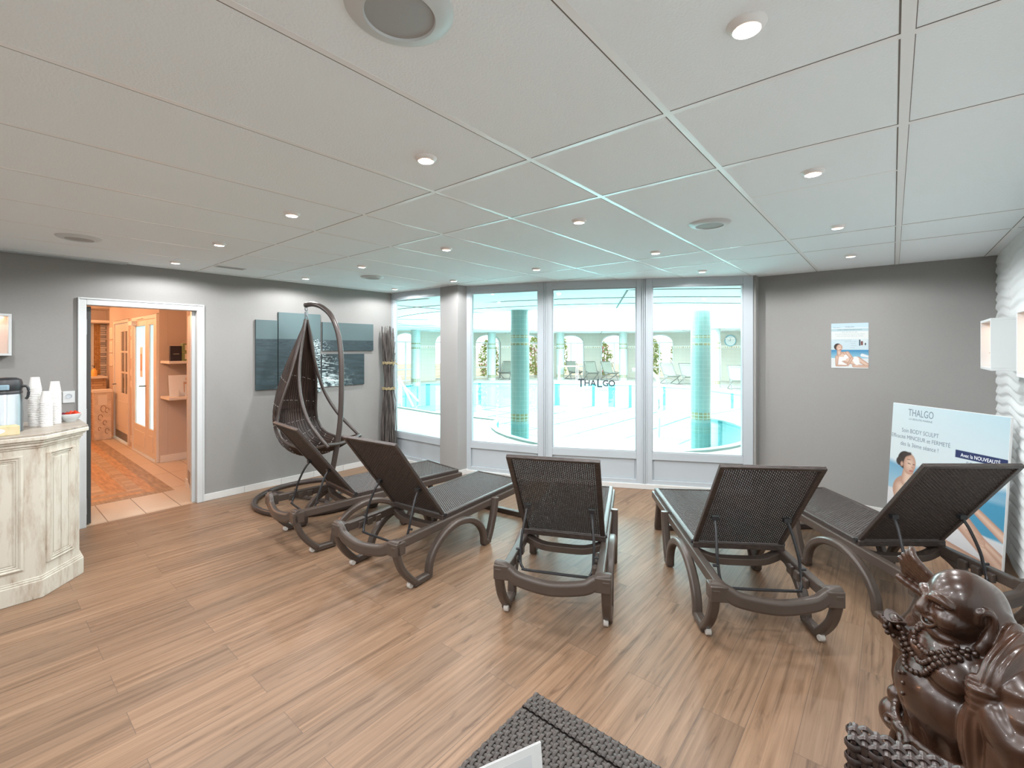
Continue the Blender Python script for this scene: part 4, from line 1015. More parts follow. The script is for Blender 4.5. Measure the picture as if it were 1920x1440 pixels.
# bowl of sachets
t = thing('bowl', 'small white china bowl at the right end of the counter', 'bowl', (.507, 4.80, ZC))
MB().lathe([(.001, .006), (.030, .006), (.030, 0), (.034, 0), (.036, .006), (.052, .022), (.062, .042), (.066, .056), (.064, .058), (.058, .045), (.046, .022), (.030, .012), (.001, .011)], 36).build('bowl_body', M['white'], t, smooth=True)
M['foil_red'] = mat('red_foil', (.62, .055, .02), .3, coat=.3); M['foil_plum'] = mat('plum_foil', (.19, .022, .05), .3, coat=.3)
rd = random.Random(11); sachet = {}
for k in range(14):
    a = k * 2.4; r = .044 * math.sqrt((k + .5) / 14); red = (math.cos(a) * .6 - math.sin(a) * .5) > -.1
    key = red
    if key not in sachet:
        b = MB(); b.lathe([(.001, -.0035), (.014, -.003), (.021, -.0006), (.024, 0), (.021, .0006), (.014, .003), (.001, .0035)], 4, 0, Matrix.Rotation(PI / 4, 4, 'Z')); o = b.build('sachet', M['foil_red'] if red else M['foil_plum'])
        sachet[key] = o
    else: o = sachet[key].copy(); C.objects.link(o)
    o.location = (.507 + r * math.cos(a), 4.80 + r * math.sin(a), ZC + .052 + .016 * (1 - r / .045) + .002 * (k % 3)); o.rotation_euler = (rd.uniform(-.9, .9), rd.uniform(-.9, .9), rd.uniform(0, 3))
    tag(o, 'red foil sachet lying in the white bowl' if red else 'plum coloured foil sachet lying in the white bowl', 'sachet', 'red sachets in the bowl' if red else 'plum sachets in the bowl')
t = thing('wall_socket', 'white wall socket half hidden behind the paper cups', 'socket', (.585, YL, 1.20)); MB().box(-.04, .04, -.012, -.001, -.06, .045).build('socket_plate', M['white'], t, bevel=.004)
MB().lathe([(.001, .0), (.018, .0), (.020, .004)], 16, 0, Matrix.Translation((0, -.0125, 0)) @ Matrix.Rotation(PI / 2, 4, 'X')).build('socket_well', M['pvc'], t)

# ------------------------------------------------------------------ lit cube shelves
M['lit_back'] = mat('lit_shelf_lining', (.74, .61, .54), .7)
def cube_shelf(loc, rz, w, h, d, label, power=.3):
    t = thing('cube_shelf', label, 'shelf', loc, rz, 'white lit cube shelves')
    k = .018; b = MB()
    b.box(0, w, 0, d, 0, k).box(0, w, 0, d, h - k, h).box(0, k, 0, d, k, h - k).box(w - k, w, 0, d, k, h - k); b.build('shelf_case', M['white'], t, bevel=.002)
    MB().box(k, w - k, .004, .012, k, h - k).build('back_panel', M['lit_back'], t)
    s = MB().box(.04, w - .04, .02, .04, h - k - .008, h - k - .001).build('light_strip', M['bulb'], t)
    l = bpy.data.lights.new('shelf_lamp', 'AREA'); l.energy = power; l.color = (1, .74, .62); l.shape = 'RECTANGLE'; l.size = w * .8; l.size_y = .06
    o = bpy.data.objects.new('shelf_lamp', l); C.objects.link(o); o.parent = t; o.location = (w / 2, d * .45, h - k - .012)
    return t
cube_shelf((4.35, -.672, 1.474), 0, .455, .35, .175, 'white lit cube shelf with a potted plant on the relief wall')
cube_shelf((3.06, -.672, 1.474), 0, .47, .35, .175, 'white lit cube shelf cut off by the right photo edge')
cube_shelf((.235, YL - .002, 1.565), PI, .46, .335, .19, 'white lit cube shelf at the left photo edge above the counter')
t = thing('potted_plant', 'small spiky plant in a grey pot inside the lit cube shelf', 'plant', (4.535, -.575, 1.493))
M['pot'] = mat('grey_green_pot', (.24, .28, .28), .6); M['spike'] = mat('spiky_leaves', (.20, .19, .06), .5, var=.4, vscale=30)
MB().lathe([(.001, 0), (.034, 0), (.046, .02), (.050, .08), (.046, .085), (.042, .075), (.001, .072)], 24).build('pot', M['pot'], t, smooth=True)
rd = random.Random(2); b = MB()
for k in range(26):
    a = rd.uniform(0, 2 * PI); e = rd.uniform(.15, 1.35); L_ = rd.uniform(.08, .125); p = []
    for q in range(5):
        s_ = q / 4; p.append((L_ * s_ * math.cos(a) * math.cos(e), max(-.07, min(.07, L_ * s_ * math.sin(a) * math.cos(e))), .075 + L_ * s_ * math.sin(e) * (1.25 - .35 * s_)))
    b.tube(p, .0032, 4, scale=[1, 1, .8, .55, .1])
b.build('leaves', M['spike'], t)

# ------------------------------------------------------------------ posters
def ell(X, Y, cx, cy, rx, ry, rot=0):
    c, s = math.cos(rot), math.sin(rot); x, y = (X - cx) * c + (Y - cy) * s, -(X - cx) * s + (Y - cy) * c
    return (np.sqrt((x / rx) ** 2 + (y / ry) ** 2) - 1) * min(rx, ry)
def cap(X, Y, p, q, r1, r2):
    px_, py_ = q[0] - p[0], q[1] - p[1]; tt = np.clip(((X - p[0]) * px_ + (Y - p[1]) * py_) / (px_ ** 2 + py_ ** 2), 0, 1)
    return np.hypot(X - p[0] - tt * px_, Y - p[1] - tt * py_) - (r1 + (r2 - r1) * tt)
def poly(X, Y, pts):
    ins = np.zeros(X.shape, bool); n = len(pts)
    for i in range(n):
        (x1, y1), (x2, y2) = pts[i], pts[(i + 1) % n]
        c = (y1 > Y) != (y2 > Y); ins ^= c & (X < (x2 - x1) * (Y - y1) / ((y2 - y1) or 1e-9) + x1)
    return np.where(ins, -1.0, 1.0)
def put(img, d, col, soft=.003, shade=0, col2=None):
    a = np.clip(.5 - d / soft, 0, 1)[..., None]; c = srgb(col)[None, None]
    if shade:
        k = np.clip(-d / shade, 0, 1)[..., None]; c = c * k + srgb(col2 or [v * .72 for v in col])[None, None] * (1 - k)
    return img * (1 - a) + c * a
SK, SK2, HR_ = [226, 196, 176], [186, 144, 122], [58, 46, 42]
def small_poster(X, Y):          # .303 x .455
    W_, H_ = .303, .455; u, v = X / W_, 1 - Y / H_
    g = v[..., None]; img = srgb([196, 222, 232])[None, None] * (1 - g) + srgb([222, 232, 234])[None, None] * g
    img = put(img, np.where((v > .105) & (v < .12), -1, 1), [232, 240, 242]); img = put(img, np.where((v > .12) & (v < .18), -1, 1), [184, 210, 218])
    img = put(img, np.where((v > .18) & (v < .36), -1, 1), [226, 232, 230]); img = put(img, np.where((v > .36) & (v < .60), -1, 1), [202, 222, 228])
    s = np.clip((v - .60) / .17, 0, 1)[..., None]; sea_ = srgb([54, 140, 186])[None, None] * (1 - s) + srgb([150, 200, 218])[None, None] * s
    img = np.where(((v > .595) & (v < .78))[..., None], sea_, img); img = put(img, np.where(v >= .78, -1, 1), [226, 232, 232])
    for (a0, a1, c0, c1, cc) in ((.75, .80, .37, .5, [40, 70, 84]), (.79, .97, .365, .50, [214, 226, 228]), (.80, .86, .40, .49, [120, 70, 66]), (.90, .94, .44, .49, [70, 90, 96])): img = put(img, np.where((u > a0) & (u < a1) & (v > c0) & (v < c1), -1, 1), cc)
    A, B = u, v * H_ / W_; Q = lambda x, y: (x, y * H_ / W_)
    def c_(p, q, r1, r2): return cap(A, B, Q(*p), Q(*q), r1, r2)
    P1 = lambda im, d, **k: put(im, d, SK, .012, .05, SK2, **k)
    img = P1(img, c_((.72, .79), (.98, .93), .075, .06)); img = P1(img, c_((.62, .945), (.98, .955), .05, .04)); img = put(img, c_((.84, .71), (1, .74), .05, .03), [236, 240, 240], .02)
    img = P1(img, c_((.22, .69), (.44, .67), .07, .06)); img = P1(img, c_((.28, .74), (.46, .83), .13, .12)); img = P1(img, c_((.42, .80), (.62, .86), .11, .10))
    img = put(img, poly(A, B, [Q(.18, .78), Q(.26, .84), Q(.46, .93), Q(.22, .945)]), [240, 240, 238], .012)
    img = put(img, c_((.26, .80), (.35, .79), .075, .06), [242, 242, 240], .012); img = put(img, c_((.42, .74), (.45, .73), .07, .055), [242, 242, 240], .012)
    img = put(img, c_((.66, .80), (.70, .88), .09, .07), [240, 240, 238], .012)
    img = P1(img, c_((.16, .75), (.15, .93), .05, .035)); img = P1(img, c_((.15, .945), (.40, .945), .03, .022)); img = P1(img, c_((.44, .66), (.56, .78), .055, .045)); img = P1(img, c_((.56, .78), (.45, .935), .045, .03))
    img = P1(img, c_((.21, .58), (.22, .68), .055, .06)); img = put(img, ell(A, B, *Q(.18, .525), .105, .115), HR_, .015); img = P1(img, ell(A, B, *Q(.225, .545), .085, .115, .15))
    img = put(img, c_((.20, .532), (.235, .53), .008, .006), [90, 60, 50], .012); img = put(img, c_((.262, .533), (.285, .532), .007, .005), [90, 60, 50], .012); img = put(img, c_((.245, .588), (.27, .586), .010, .007), [170, 80, 76], .012)
    return img
M['poster'] = vcol_mat('poster_print', .35)
t = thing('small_poster', 'small blue and white beauty poster pinned on the grey wall', 'poster', (XR, .487, 1.424), -PI / 2)
MB().box(0, .303, -.004, -.001, 0, .455).build('poster_sheet', M['paper'], t)
print_mesh('poster_print', .303, .455, .0022, small_poster, M['poster'], t, Matrix.Translation((0, -.0045, 0)) @ Matrix.Rotation(PI / 2, 4, 'X'))
RXP = (PI / 2, 0, 0)
for s_, sz, x, z, w_, m in (('THALGO', .020, .152, .410, .075, 'ink_grey'), ('Tout savoir', .011, .045, .409, .062, 'ink'), ('CURE 3 CIBLES MINCEUR SCULPT', .011, .152, .386, .20, 'ink'), ('Soin de 24h au spa', .0095, .152, .362, .125, 'ink_grey'),
                            ('Une cure complete de soins du corps experts', .0085, .155, .342, .24, 'ink_grey'), ('pour une silhouette affinee et tonifiee', .0085, .155, .323, .215, 'ink_grey'), ('Les soins corps et la trousse', .0085, .10, .283, .14, 'ink_grey'), ('offerte des 3 soins', .0085, .16, .268, .10, 'ink_grey'), ('mincir', .0085, .18, .248, .04, 'ink_grey'), ('raffermir', .0085, .185, .226, .05, 'ink_grey'), ('hydrater', .0085, .175, .205, .04, 'ink_grey')):
    text(s_, sz, t, (x, -.0049, z), RXP, m, width=w_, ext=.0001)

# big leaning display panel
BL, BR = Vector((5.302, .052, 0)), Vector((4.675, -.587, 0)); ux = (BR - BL).normalized(); PW = (BR - BL).length; PH = 1.135
lean = Vector((ux.y, -ux.x, 0));  lean = lean if lean.x > 0 else -lean
up = (Vector((0, 0, 1)) + lean * .07).normalized(); nn = ux.cross(up)
t = thing('display_panel', 'big pale blue beauty display panel standing across the room corner', 'display panel'); t.matrix_world = Matrix(((ux.x, up.x, nn.x, BL.x), (ux.y, up.y, nn.y, BL.y), (ux.z, up.z, nn.z, .004), (0, 0, 0, 1)))
def big_panel(X, Y):
    u, v = X / PW, 1 - Y / PH; A, B = X, PH - Y; Q = lambda x, y: (x * PW, y * PH)
    g = np.clip(v / .5, 0, 1)[..., None]; h = u[..., None]
    img = (srgb([186, 214, 224])[None, None] * h + srgb([206, 222, 226])[None, None] * (1 - h)) * (1 - g) + srgb([218, 228, 230])[None, None] * g
    lft = np.clip((v - .43 - .02 * np.sin(u * 9)) / .04, 0, 1) * np.clip((.70 - v + .10 * u) / .03, 0, 1); s = np.clip((v - .43) / .28, 0, 1)[..., None]
    seac = srgb([96, 160, 194])[None, None] * (1 - s) + srgb([176, 206, 218])[None, None] * s
    img = img * (1 - lft[..., None]) + seac * lft[..., None]
    m = np.clip((u - .45) / .1, 0, 1) * np.clip((v - .54) / .03, 0, 1) * np.clip((.80 - v) / .02, 0, 1); img = img * (1 - m[..., None]) + (srgb([44, 134, 176]) * .7 + srgb([120, 190, 214]) * .3)[None, None] * m[..., None]
    edge = .66 + .16 * np.clip(u - .1, 0, 1) + .0 * u
    tow = np.clip((v - edge) / .008, 0, 1); img = img * (1 - tow[..., None]) + (srgb([226, 226, 228])[None, None] * (1 - .12 * fbm(u * 6, v * 8, 2)[..., None])) * tow[..., None]
    def c_(p, q, r1, r2): return cap(A, B, Q(*p), Q(*q), r1, r2)
    P1 = lambda im, d, sh=.05: put(im, d, SK, .006, sh, SK2)
    # body, legs, arms
    img = P1(img, c_((.20, .66), (.30, .86), .135, .12), .09); img = put(img, c_((.22, .80), (.34, .90), .12, .10), [238, 238, 238], .006, .03, [206, 210, 214])
    img = P1(img, c_((.42, .93), (.95, .99), .055, .035), .05); img = P1(img, c_((.36, .90), (.66, .72), .085, .07), .07); img = P1(img, c_((.66, .72), (1.0, .965), .068, .045), .06)
    img = P1(img, c_((.24, .57), (.31, .60), .065, .075), .06); img = P1(img, c_((.13, .64), (.12, .90), .06, .045), .05)
    img = P1(img, c_((.72, .60), (1.0, .76), .026, .034), .03); img = P1(img, c_((1.0, .90), (.86, .825), .03, .026), .03)
    for k in range(4): img = P1(img, c_((.86, .825 + .008 * k), (.73 + .02 * k, .785 + .018 * k), .012, .006), .012)
    # neck, head, hair
    img = P1(img, c_((.195, .48), (.19, .58), .042, .055), .04); img = put(img, ell(A, B, *Q(.158, .428), .066, .076), HR_, .006, .05, [44, 34, 32]); img = put(img, ell(A, B, *Q(.105, .445), .032, .036), HR_, .006)
    img = P1(img, ell(A, B, *Q(.205, .452), .053, .088, .10), .05); img = put(img, c_((.150, .385), (.205, .372), .022, .012), HR_, .012)
    img = P1(img, ell(A, B, *Q(.128, .462), .012, .022, 0), .02)
    img = put(img, c_((.190, .446), (.214, .448), .004, .003), [74, 52, 44], .004); img = put(img, c_((.240, .448), (.253, .447), .004, .003), [74, 52, 44], .004)
    img = put(img, c_((.182, .418), (.214, .416), .003, .002), [110, 80, 66], .004); img = put(img, c_((.230, .468), (.240, .474), .004, .005), [188, 132, 108], .006); img = put(img, c_((.212, .500), (.238, .498), .006, .004), [176, 86, 84], .005)
    img = put(img, np.where((u > .605) & (v > .268) & (v < .322), -1, 1), [34, 48, 96], .01)
    return img
MB().box(0, PW, 0, PH, -.022, 0).build('panel_board', M['paper'], t, bevel=.002)
print_mesh('panel_print', PW - .004, PH - .004, .0042, big_panel, M['poster'], t, Matrix.Translation((.002, .002, .0008)))
for s_, sz, x, y, w_, m in (('THALGO', .085, .285, .085, .215, 'ink_grey'), ('LA BEAUTE MARINE', .022, .285, .115, .20, 'ink_grey'), ('Soin BODY SCULPT', .05, .285, .215, .315, 'ink_grey'), ('Efficacité MINCEUR et FERMETÉ', .048, .285, .265, .50, 'ink_grey'), ('dès la 3ème séance !', .05, .285, .318, .325, 'ink_grey'),
                            ('Avec la NOUVEAUTÉ', .040, .80, .308, .265, 'ink_white'), ('BODY PALP', .046, .80, .362, .18, 'ink_grey'), ('TECHNOLOGIE BREVETÉE', .036, .80, .402, .30, 'ink_grey'), ('de PALPER ROULER', .036, .80, .440, .26, 'ink_grey')):
    text(s_, sz, t, (x * PW, PH * (1 - y), .0012), None, m, width=w_ * PW / .9, ext=.0002)

# ------------------------------------------------------------------ wicker table, tent card, wicker armchair at the near edge
M['rattan'] = mat('grey_brown_rattan', (0.048, 0.038, 0.032), 0.42, var=.3, vscale=40)
M['rattan_dark'] = mat('dark_brown_rattan', (0.036, 0.022, 0.018), 0.34, var=.3, vscale=40)
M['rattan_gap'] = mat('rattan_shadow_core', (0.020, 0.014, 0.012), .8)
def rattan(w, h, M_, parent, name, mt='rattan', pu=.0190, pv=.0125):
    b = weave(w, h, pu, pv, .0050, pv * .5, 6, .42); b.v = [tuple(M_ @ Vector(p)) for p in b.v]
    return b.build(name, M[mt], parent, smooth=True)
t = thing('wicker_table', 'low square grey brown wicker table at the bottom edge of the photo', 'table', (1.245, .933, .0))
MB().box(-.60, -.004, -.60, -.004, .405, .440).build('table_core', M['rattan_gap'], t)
rattan(.52, .60, Matrix.Translation((-.60, -.60, .447)), t, 'table_top'); rattan(.072, .60, Matrix.Translation((-.072, -.60, .449)), t, 'top_border')
rattan(.60, .08, Matrix.Translation((-.60, .0, .365)) @ Matrix.Rotation(PI / 2, 4, 'X'), t, 'table_apron'); rattan(.60, .08, Matrix.Translation((.0, -.60, .365)) @ Matrix.Rotation(PI / 2, 4, 'Z') @ Matrix.Rotation(PI / 2, 4, 'X'), t, 'table_apron')
for x in (-.56, -.04):
    for y in (-.56, -.04): MB().box(x - .025, x + .025, y - .025, y + .025, 0, .41).build('table_leg', M['rattan'], t, bevel=.006)
t = thing('tent_card', 'white folded card standing on the wicker table, cut by the frame', 'card', (.957, .690, .4545), math.atan2(.744 - .691, .83 - .952))
M['card_tint'] = mat('grey_card_print', (.72, .735, .74), .6)
b = MB(); h_ = .138
b.box(0, .19, 0, .0012, 0, h_, 0, Matrix.Rotation(.14, 4, 'X') @ Matrix.Identity(4)); b.box(0, .19, .0, .0012, 0, h_, 0, Matrix.Translation((0, -.042, 0)) @ Matrix.Rotation(-.14, 4, 'X'))
b.build('card_sheet', M['paper'], t)
MB().box(.03, .16, .0013, .0016, .03, .12, 0, Matrix.Rotation(.14, 4, 'X')).build('card_print', M['card_tint'], t)
t = thing('wicker_armchair', 'dark wicker armchair whose back shows in the bottom right corner', 'armchair', (1.116, .068, 0))
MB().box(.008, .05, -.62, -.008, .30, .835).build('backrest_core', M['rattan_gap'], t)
rattan(.62, .50, Matrix.Translation((.0, .0, .345)) @ Matrix.Rotation(-PI / 2, 4, 'Z') @ Matrix.Rotation(PI / 2, 4, 'X'), t, 'backrest', 'rattan_dark', .017, .0135)
rattan(.62, .058, Matrix.Translation((.0, .0, .848)) @ Matrix.Rotation(-PI / 2, 4, 'Z'), t, 'top_rail', 'rattan_dark', .017, .0135)
rattan(.058, .50, Matrix.Translation((.058, .0, .345)) @ Matrix.Rotation(PI, 4, 'Z') @ Matrix.Rotation(PI / 2, 4, 'X'), t, 'side_rail', 'rattan_dark', .017, .0135)
MB().box(-.50, .0, -.60, -.02, .30, .40).build('seat', M['rattan'], t, bevel=.01)
for y0 in (-.62, -.06): MB().box(-.52, .0, y0, y0 + .06, .0, .62).build('armrest', M['rattan'], t, bevel=.01)
for y0 in (-.61, -.06): MB().box(.0, .05, y0, y0 + .05, 0, .31).build('leg', M['rattan'], t, bevel=.006)
# ------------------------------------------------------------------ carved wooden laughing monk statue: one continuous carved body from a signed distance volume
def smin(a, b, k): h = np.maximum(k - np.abs(a - b), 0) / k; return np.minimum(a, b) - h * h * k * .25
class Carve:
    def __init__(s, lo, hi, h):
        s.lo = np.array(lo, float); s.h = h; s.n = np.ceil((np.array(hi) - lo) / h).astype(int) + 1
        s.V = np.full(s.n, .25, np.float32)
        s.ax = [(s.lo[i] + h * np.arange(s.n[i])).astype(np.float32) for i in range(3)]
    def reg(s, lo, hi, pad):
        a = np.clip(np.floor((np.array(lo) - pad - s.lo) / s.h).astype(int), 0, s.n - 1); b = np.clip(np.ceil((np.array(hi) + pad - s.lo) / s.h).astype(int) + 1, 1, s.n)
        return tuple(slice(i, j) for i, j in zip(a, b))
    def apply(s, lo, hi, fn, k, cut=False, pad=None):
        r = s.reg(lo, hi, pad if pad is not None else max(.03, 1.5 * k))
        if min(q.stop - q.start for q in r) <= 0: return
        x, y, z = s.ax[0][r[0]][:, None, None], s.ax[1][r[1]][None, :, None], s.ax[2][r[2]][None, None, :]
        d = fn(x, y, z).astype(np.float32)
        s.V[r] = -smin(-s.V[r], d, k) if cut else smin(s.V[r], d, k)
    def ell(s, c, r, k=.02, cut=False, rot=None, rip=None):
        c = np.array(c, float); R = np.array(Matrix.Rotation(rot[0], 3, rot[1])) if rot else np.eye(3); m = max(r)
        def fn(x, y, z):
            X, Y, Z = x - c[0], y - c[1], z - c[2]
            a = R[0, 0] * X + R[1, 0] * Y + R[2, 0] * Z; b = R[0, 1] * X + R[1, 1] * Y + R[2, 1] * Z; e = R[0, 2] * X + R[1, 2] * Y + R[2, 2] * Z
            q = np.sqrt((a / r[0]) ** 2 + (b / r[1]) ** 2 + (e / r[2]) ** 2); g = np.sqrt((a / r[0] ** 2) ** 2 + (b / r[1] ** 2) ** 2 + (e / r[2] ** 2) ** 2) + 1e-9
            d = q * (q - 1) / g
            return -d if False else (d + rip(x, y, z) if rip is not None else d)
        s.apply(c - m, c + m, (lambda x, y, z: fn(x, y, z)) if not cut else (lambda x, y, z: fn(x, y, z)), k, cut)
    def cap(s, p, q, r1, r2, k=.015, cut=False, rip=None):
        p, q = np.array(p, float), np.array(q, float); d_ = q - p; L2 = d_ @ d_ + 1e-12; m = max(r1, r2)
        def fn(x, y, z):
            t = np.clip(((x - p[0]) * d_[0] + (y - p[1]) * d_[1] + (z - p[2]) * d_[2]) / L2, 0, 1)
            d = np.sqrt((x - p[0] - t * d_[0]) ** 2 + (y - p[1] - t * d_[1]) ** 2 + (z - p[2] - t * d_[2]) ** 2) - (r1 + (r2 - r1) * t)
            return d + rip(x, y, z) if rip is not None else d
        s.apply(np.minimum(p, q) - m, np.maximum(p, q) + m, fn, k, cut)
    def chain(s, pts, rs, k=.012, cut=False, rip=None, sub=4):
        P = spline(pts, sub); n = len(P); R_ = np.interp(np.linspace(0, len(rs) - 1, n), range(len(rs)), rs)
        for i in range(n - 1): s.cap(P[i], P[i + 1], R_[i], R_[i + 1], k, cut, rip)
    def nets(s):
        V = s.V; Sg = V < 0; n = np.array(V.shape) - 1
        cnt = np.zeros(n, np.int8)
        for i in (0, 1):
            for j in (0, 1):
                for k in (0, 1): cnt += Sg[i:i + n[0], j:j + n[1], k:k + n[2]]
        act = (cnt > 0) & (cnt < 8); I, J, K = np.nonzero(act); idx = np.full(n, -1, np.int64); idx[I, J, K] = np.arange(len(I))
        pos = np.zeros((len(I), 3)); c = np.zeros(len(I)); cor = [(i, j, k) for i in (0, 1) for j in (0, 1) for k in (0, 1)]
        for a in cor:
            for ax in range(3):
                if a[ax]: continue
                b = list(a); b[ax] = 1
                va = V[I + a[0], J + a[1], K + a[2]]; vb = V[I + b[0], J + b[1], K + b[2]]; m = (va < 0) != (vb < 0)
                t = np.where(m, va / np.where(m, va - vb, 1), 0); p = np.array(a, float)[None] + t[:, None] * (np.array(b) - np.array(a))[None]
                pos += p * m[:, None]; c += m
        P = s.lo + s.h * (np.stack([I, J, K], 1) + pos / c[:, None]); F = []
        for ax in range(3):
            u, v = (ax + 1) % 3, (ax + 2) % 3; sl0 = [slice(None)] * 3; sl1 = [slice(None)] * 3; sl0[ax] = slice(0, -1); sl1[ax] = slice(1, None)
            df = Sg[tuple(sl0)] != Sg[tuple(sl1)]; q = np.array(np.nonzero(df)); ok = (q[u] > 0) & (q[v] > 0) & (q[u] < n[u]) & (q[v] < n[v]); q = q[:, ok]
            ins = Sg[tuple(sl0)][tuple(q)]
            def at(du, dv): w_ = q.copy(); w_[u] -= du; w_[v] -= dv; return idx[w_[0], w_[1], w_[2]]
            f = np.stack([at(1, 1), at(0, 1), at(0, 0), at(1, 0)], 1); f[~ins] = f[~ins][:, ::-1]; F.append(f)
        return P, np.concatenate(F)
    def val(s, p):
        q = (np.asarray(p) - s.lo) / s.h; i = np.clip(np.round(q).astype(int), 0, s.n - 1); return s.V[i[0], i[1], i[2]]
def net_object(name, cv, mtl, parent):
    P, F = cv.nets(); me = bpy.data.meshes.new(name); me.vertices.add(len(P)); me.vertices.foreach_set('co', P.astype(np.float32).ravel())
    me.loops.add(F.size); me.loops.foreach_set('vertex_index', F.astype(np.int32).ravel()); me.polygons.add(len(F))
    me.polygons.foreach_set('loop_start', np.arange(0, F.size, 4, dtype=np.int32)); me.polygons.foreach_set('loop_total', np.full(len(F), 4, np.int32))
    me.polygons.foreach_set('use_smooth', np.ones(len(F), bool)); me.update(calc_edges=True); me.validate(); me.materials.append(mtl)
    o = bpy.data.objects.new(name, me); C.objects.link(o); o.parent = parent; return o
M['carved'] = mat('dark_polished_wood', (0.044, 0.020, 0.0115), 0.27, var=.45, vscale=7, stretch=(1, 1, .35), coat=.25)
bx, by = W(1.372, 1.40); fx, fy = W(-.965, .26)
stat = thing('monk_statue', 'carved dark wood laughing monk statue with bead necklace in the bottom right corner', 'statue', (bx, by, 0), math.atan2(fy, fx))
cv = Carve((-.25, -.33, -.005), (.27, .33, .97), .0036)
pr = lambda s_: [(s_ * 1)]
# --- robe: skirt with folds, hem, feet, carved base
fold = lambda n_, a_: (lambda x, y, z: a_ * np.sin(np.arctan2(y, x + .02) * n_ + 6 * z))
cv.ell((0, 0, .02), (.21, .22, .045), .01)
for i in range(14):
    a = i * .45; cv.ell((.17 * math.cos(a), .18 * math.sin(a), .03), (.05, .05, .035), .01)
for z0, z1, r0, r1 in ((.06, .20, .150, .145), (.20, .32, .142, .132), (.32, .46, .132, .122)):
    cv.cap((0, 0, z0), (0.0, 0, z1), r0, r1, .02, rip=fold(17, .005))
cv.ell((.13, .06, .06), (.065, .035, .03), .01); cv.ell((.13, -.06, .06), (.065, .035, .03), .01)
# --- torso
cv.ell((-.05, 0, .60), (.105, .155, .17), .03)
cv.ell((.03, 0, .545), (.122, .148, .122), .03)          # belly
cv.ell((-.005, 0, .665), (.095, .145, .085), .03)        # chest
for s_ in (-1, 1): cv.ell((.055, .066 * s_, .655), (.056, .070, .052), .016)
cv.ell((.155, 0, .515), (.012, .011, .011), .012, cut=True)
for s_ in (-1, 1): cv.ell((-.04, .150 * s_, .695), (.066, .062, .062), .03)
cv.cap((-.015, 0, .70), (-.005, 0, .78), .066, .060, .02)
# --- back of the robe and shoulder cloth
cv.ell((-.095, 0, .55), (.085, .185, .26), .03, rip=lambda x, y, z: .004 * np.sin(y * 75 + 3 * np.sin(z * 9)))
# --- left arm under its sleeve, fist in front of the chest
sl = lambda x, y, z: .0030 * np.sin((y * 1.0 + x * .6 + .15 * z) * 150)
cv.chain([(-.05, .165, .70), (-.055, .215, .63), (-.02, .225, .575)], [.068, .068, .064], .02, rip=lambda x, y, z: .003 * np.sin(z * 120 + x * 40))
cv.chain([(-.02, .225, .58), (.01, .205, .60), (.022, .182, .640)], [.058, .045, .034], .014)
cv.chain([(-.02, .215, .57), (-.01, .215, .45), (-.01, .21, .32), (-.005, .205, .20)], [.058, .066, .064, .050], .016, rip=sl)
cv.chain([(.015, .19, .60), (.025, .185, .50), (.025, .18, .36)], [.028, .034, .022], .012, rip=sl)
cv.ell((.028, .170, .656), (.036, .026, .040), .010)
for k in range(4): cv.chain([(.035, .186, .688 - .020 * k), (.061, .170, .686 - .020 * k), (.059, .148, .684 - .020 * k)], [.0115, .0120, .010], .004)
cv.chain([(.033, .160, .691), (.045, .144, .701), (.053, .140, .686)], [.012, .012, .010], .004)
# --- cloth strap from behind the neck over the shoulder down to the fist
st = lambda x, y, z: .0024 * np.sin((y - .5 * x) * 230)
cv.chain([(-.075, .04, .815), (-.075, .10, .790), (-.045, .135, .765), (-.008, .155, .735), (.020, .165, .690)], [.030, .036, .036, .033, .026], .012, rip=st)
cv.chain([(.025, .168, .645), (.05, .158, .59), (.052, .154, .52), (.04, .152, .43)], [.026, .030, .030, .022], .010, rip=st)
cv.chain([(-.075, -.04, .815), (-.075, -.10, .790), (-.045, -.135, .760), (-.01, -.14, .725)], [.030, .036, .036, .030], .012, rip=st)
# --- right arm: forearm raised, palm up
cv.chain([(-.04, -.165, .695), (-.03, -.215, .61), (.015, -.205, .575)], [.066, .060, .052], .02, rip=lambda x, y, z: .003 * np.sin(z * 120 + x * 40))
cv.chain([(.015, -.20, .58), (.06, -.165, .615), (.088, -.128, .655)], [.046, .034, .024], .012)
cv.chain([(.01, -.205, .57), (.02, -.20, .46), (.01, -.195, .34)], [.05, .052, .036], .016, rip=sl)
cv.ell((.096, -.118, .672), (.034, .030, .016), .008)
for k in range(4): cv.chain([(.112, -.142 + .017 * k, .672), (.134, -.142 + .017 * k, .680), (.140, -.140 + .017 * k, .700)], [.0095, .0095, .008], .003)
cv.chain([(.090, -.090, .675), (.104, -.080, .690), (.114, -.084, .704)], [.010, .010, .008], .003)
# --- belt and hanging cords
cv.chain([(.13 * math.cos(a) + .018, .150 * math.sin(a), .437 - .012 * math.cos(a)) for a in np.linspace(-2.2, 2.2, 14)], [.012] * 14, .005, sub=2)
cv.ell((.152, .0, .425), (.020, .026, .018), .006)
cv.chain([(.155, .01, .42), (.160, .03, .38), (.155, .035, .33)], [.010, .011, .008], .004); cv.chain([(.155, -.01, .42), (.162, -.02, .37), (.157, -.03, .31)], [.010, .011, .008], .004)
cv.chain([(.158, .0, .425), (.168, .045, .405), (.158, .05, .425), (.15, .01, .43)], [.007, .008, .008, .007], .004); cv.chain([(.158, 0, .425), (.168, -.045, .405), (.158, -.05, .425), (.15, -.01, .43)], [.007, .008, .008, .007], .004)
# --- gourd at the right hip
cv.ell((.098, -.128, .375), (.052, .050, .056), .008); cv.ell((.100, -.128, .445), (.028, .027, .030), .012); cv.cap((.100, -.128, .465), (.100, -.128, .490), .012, .010, .006)
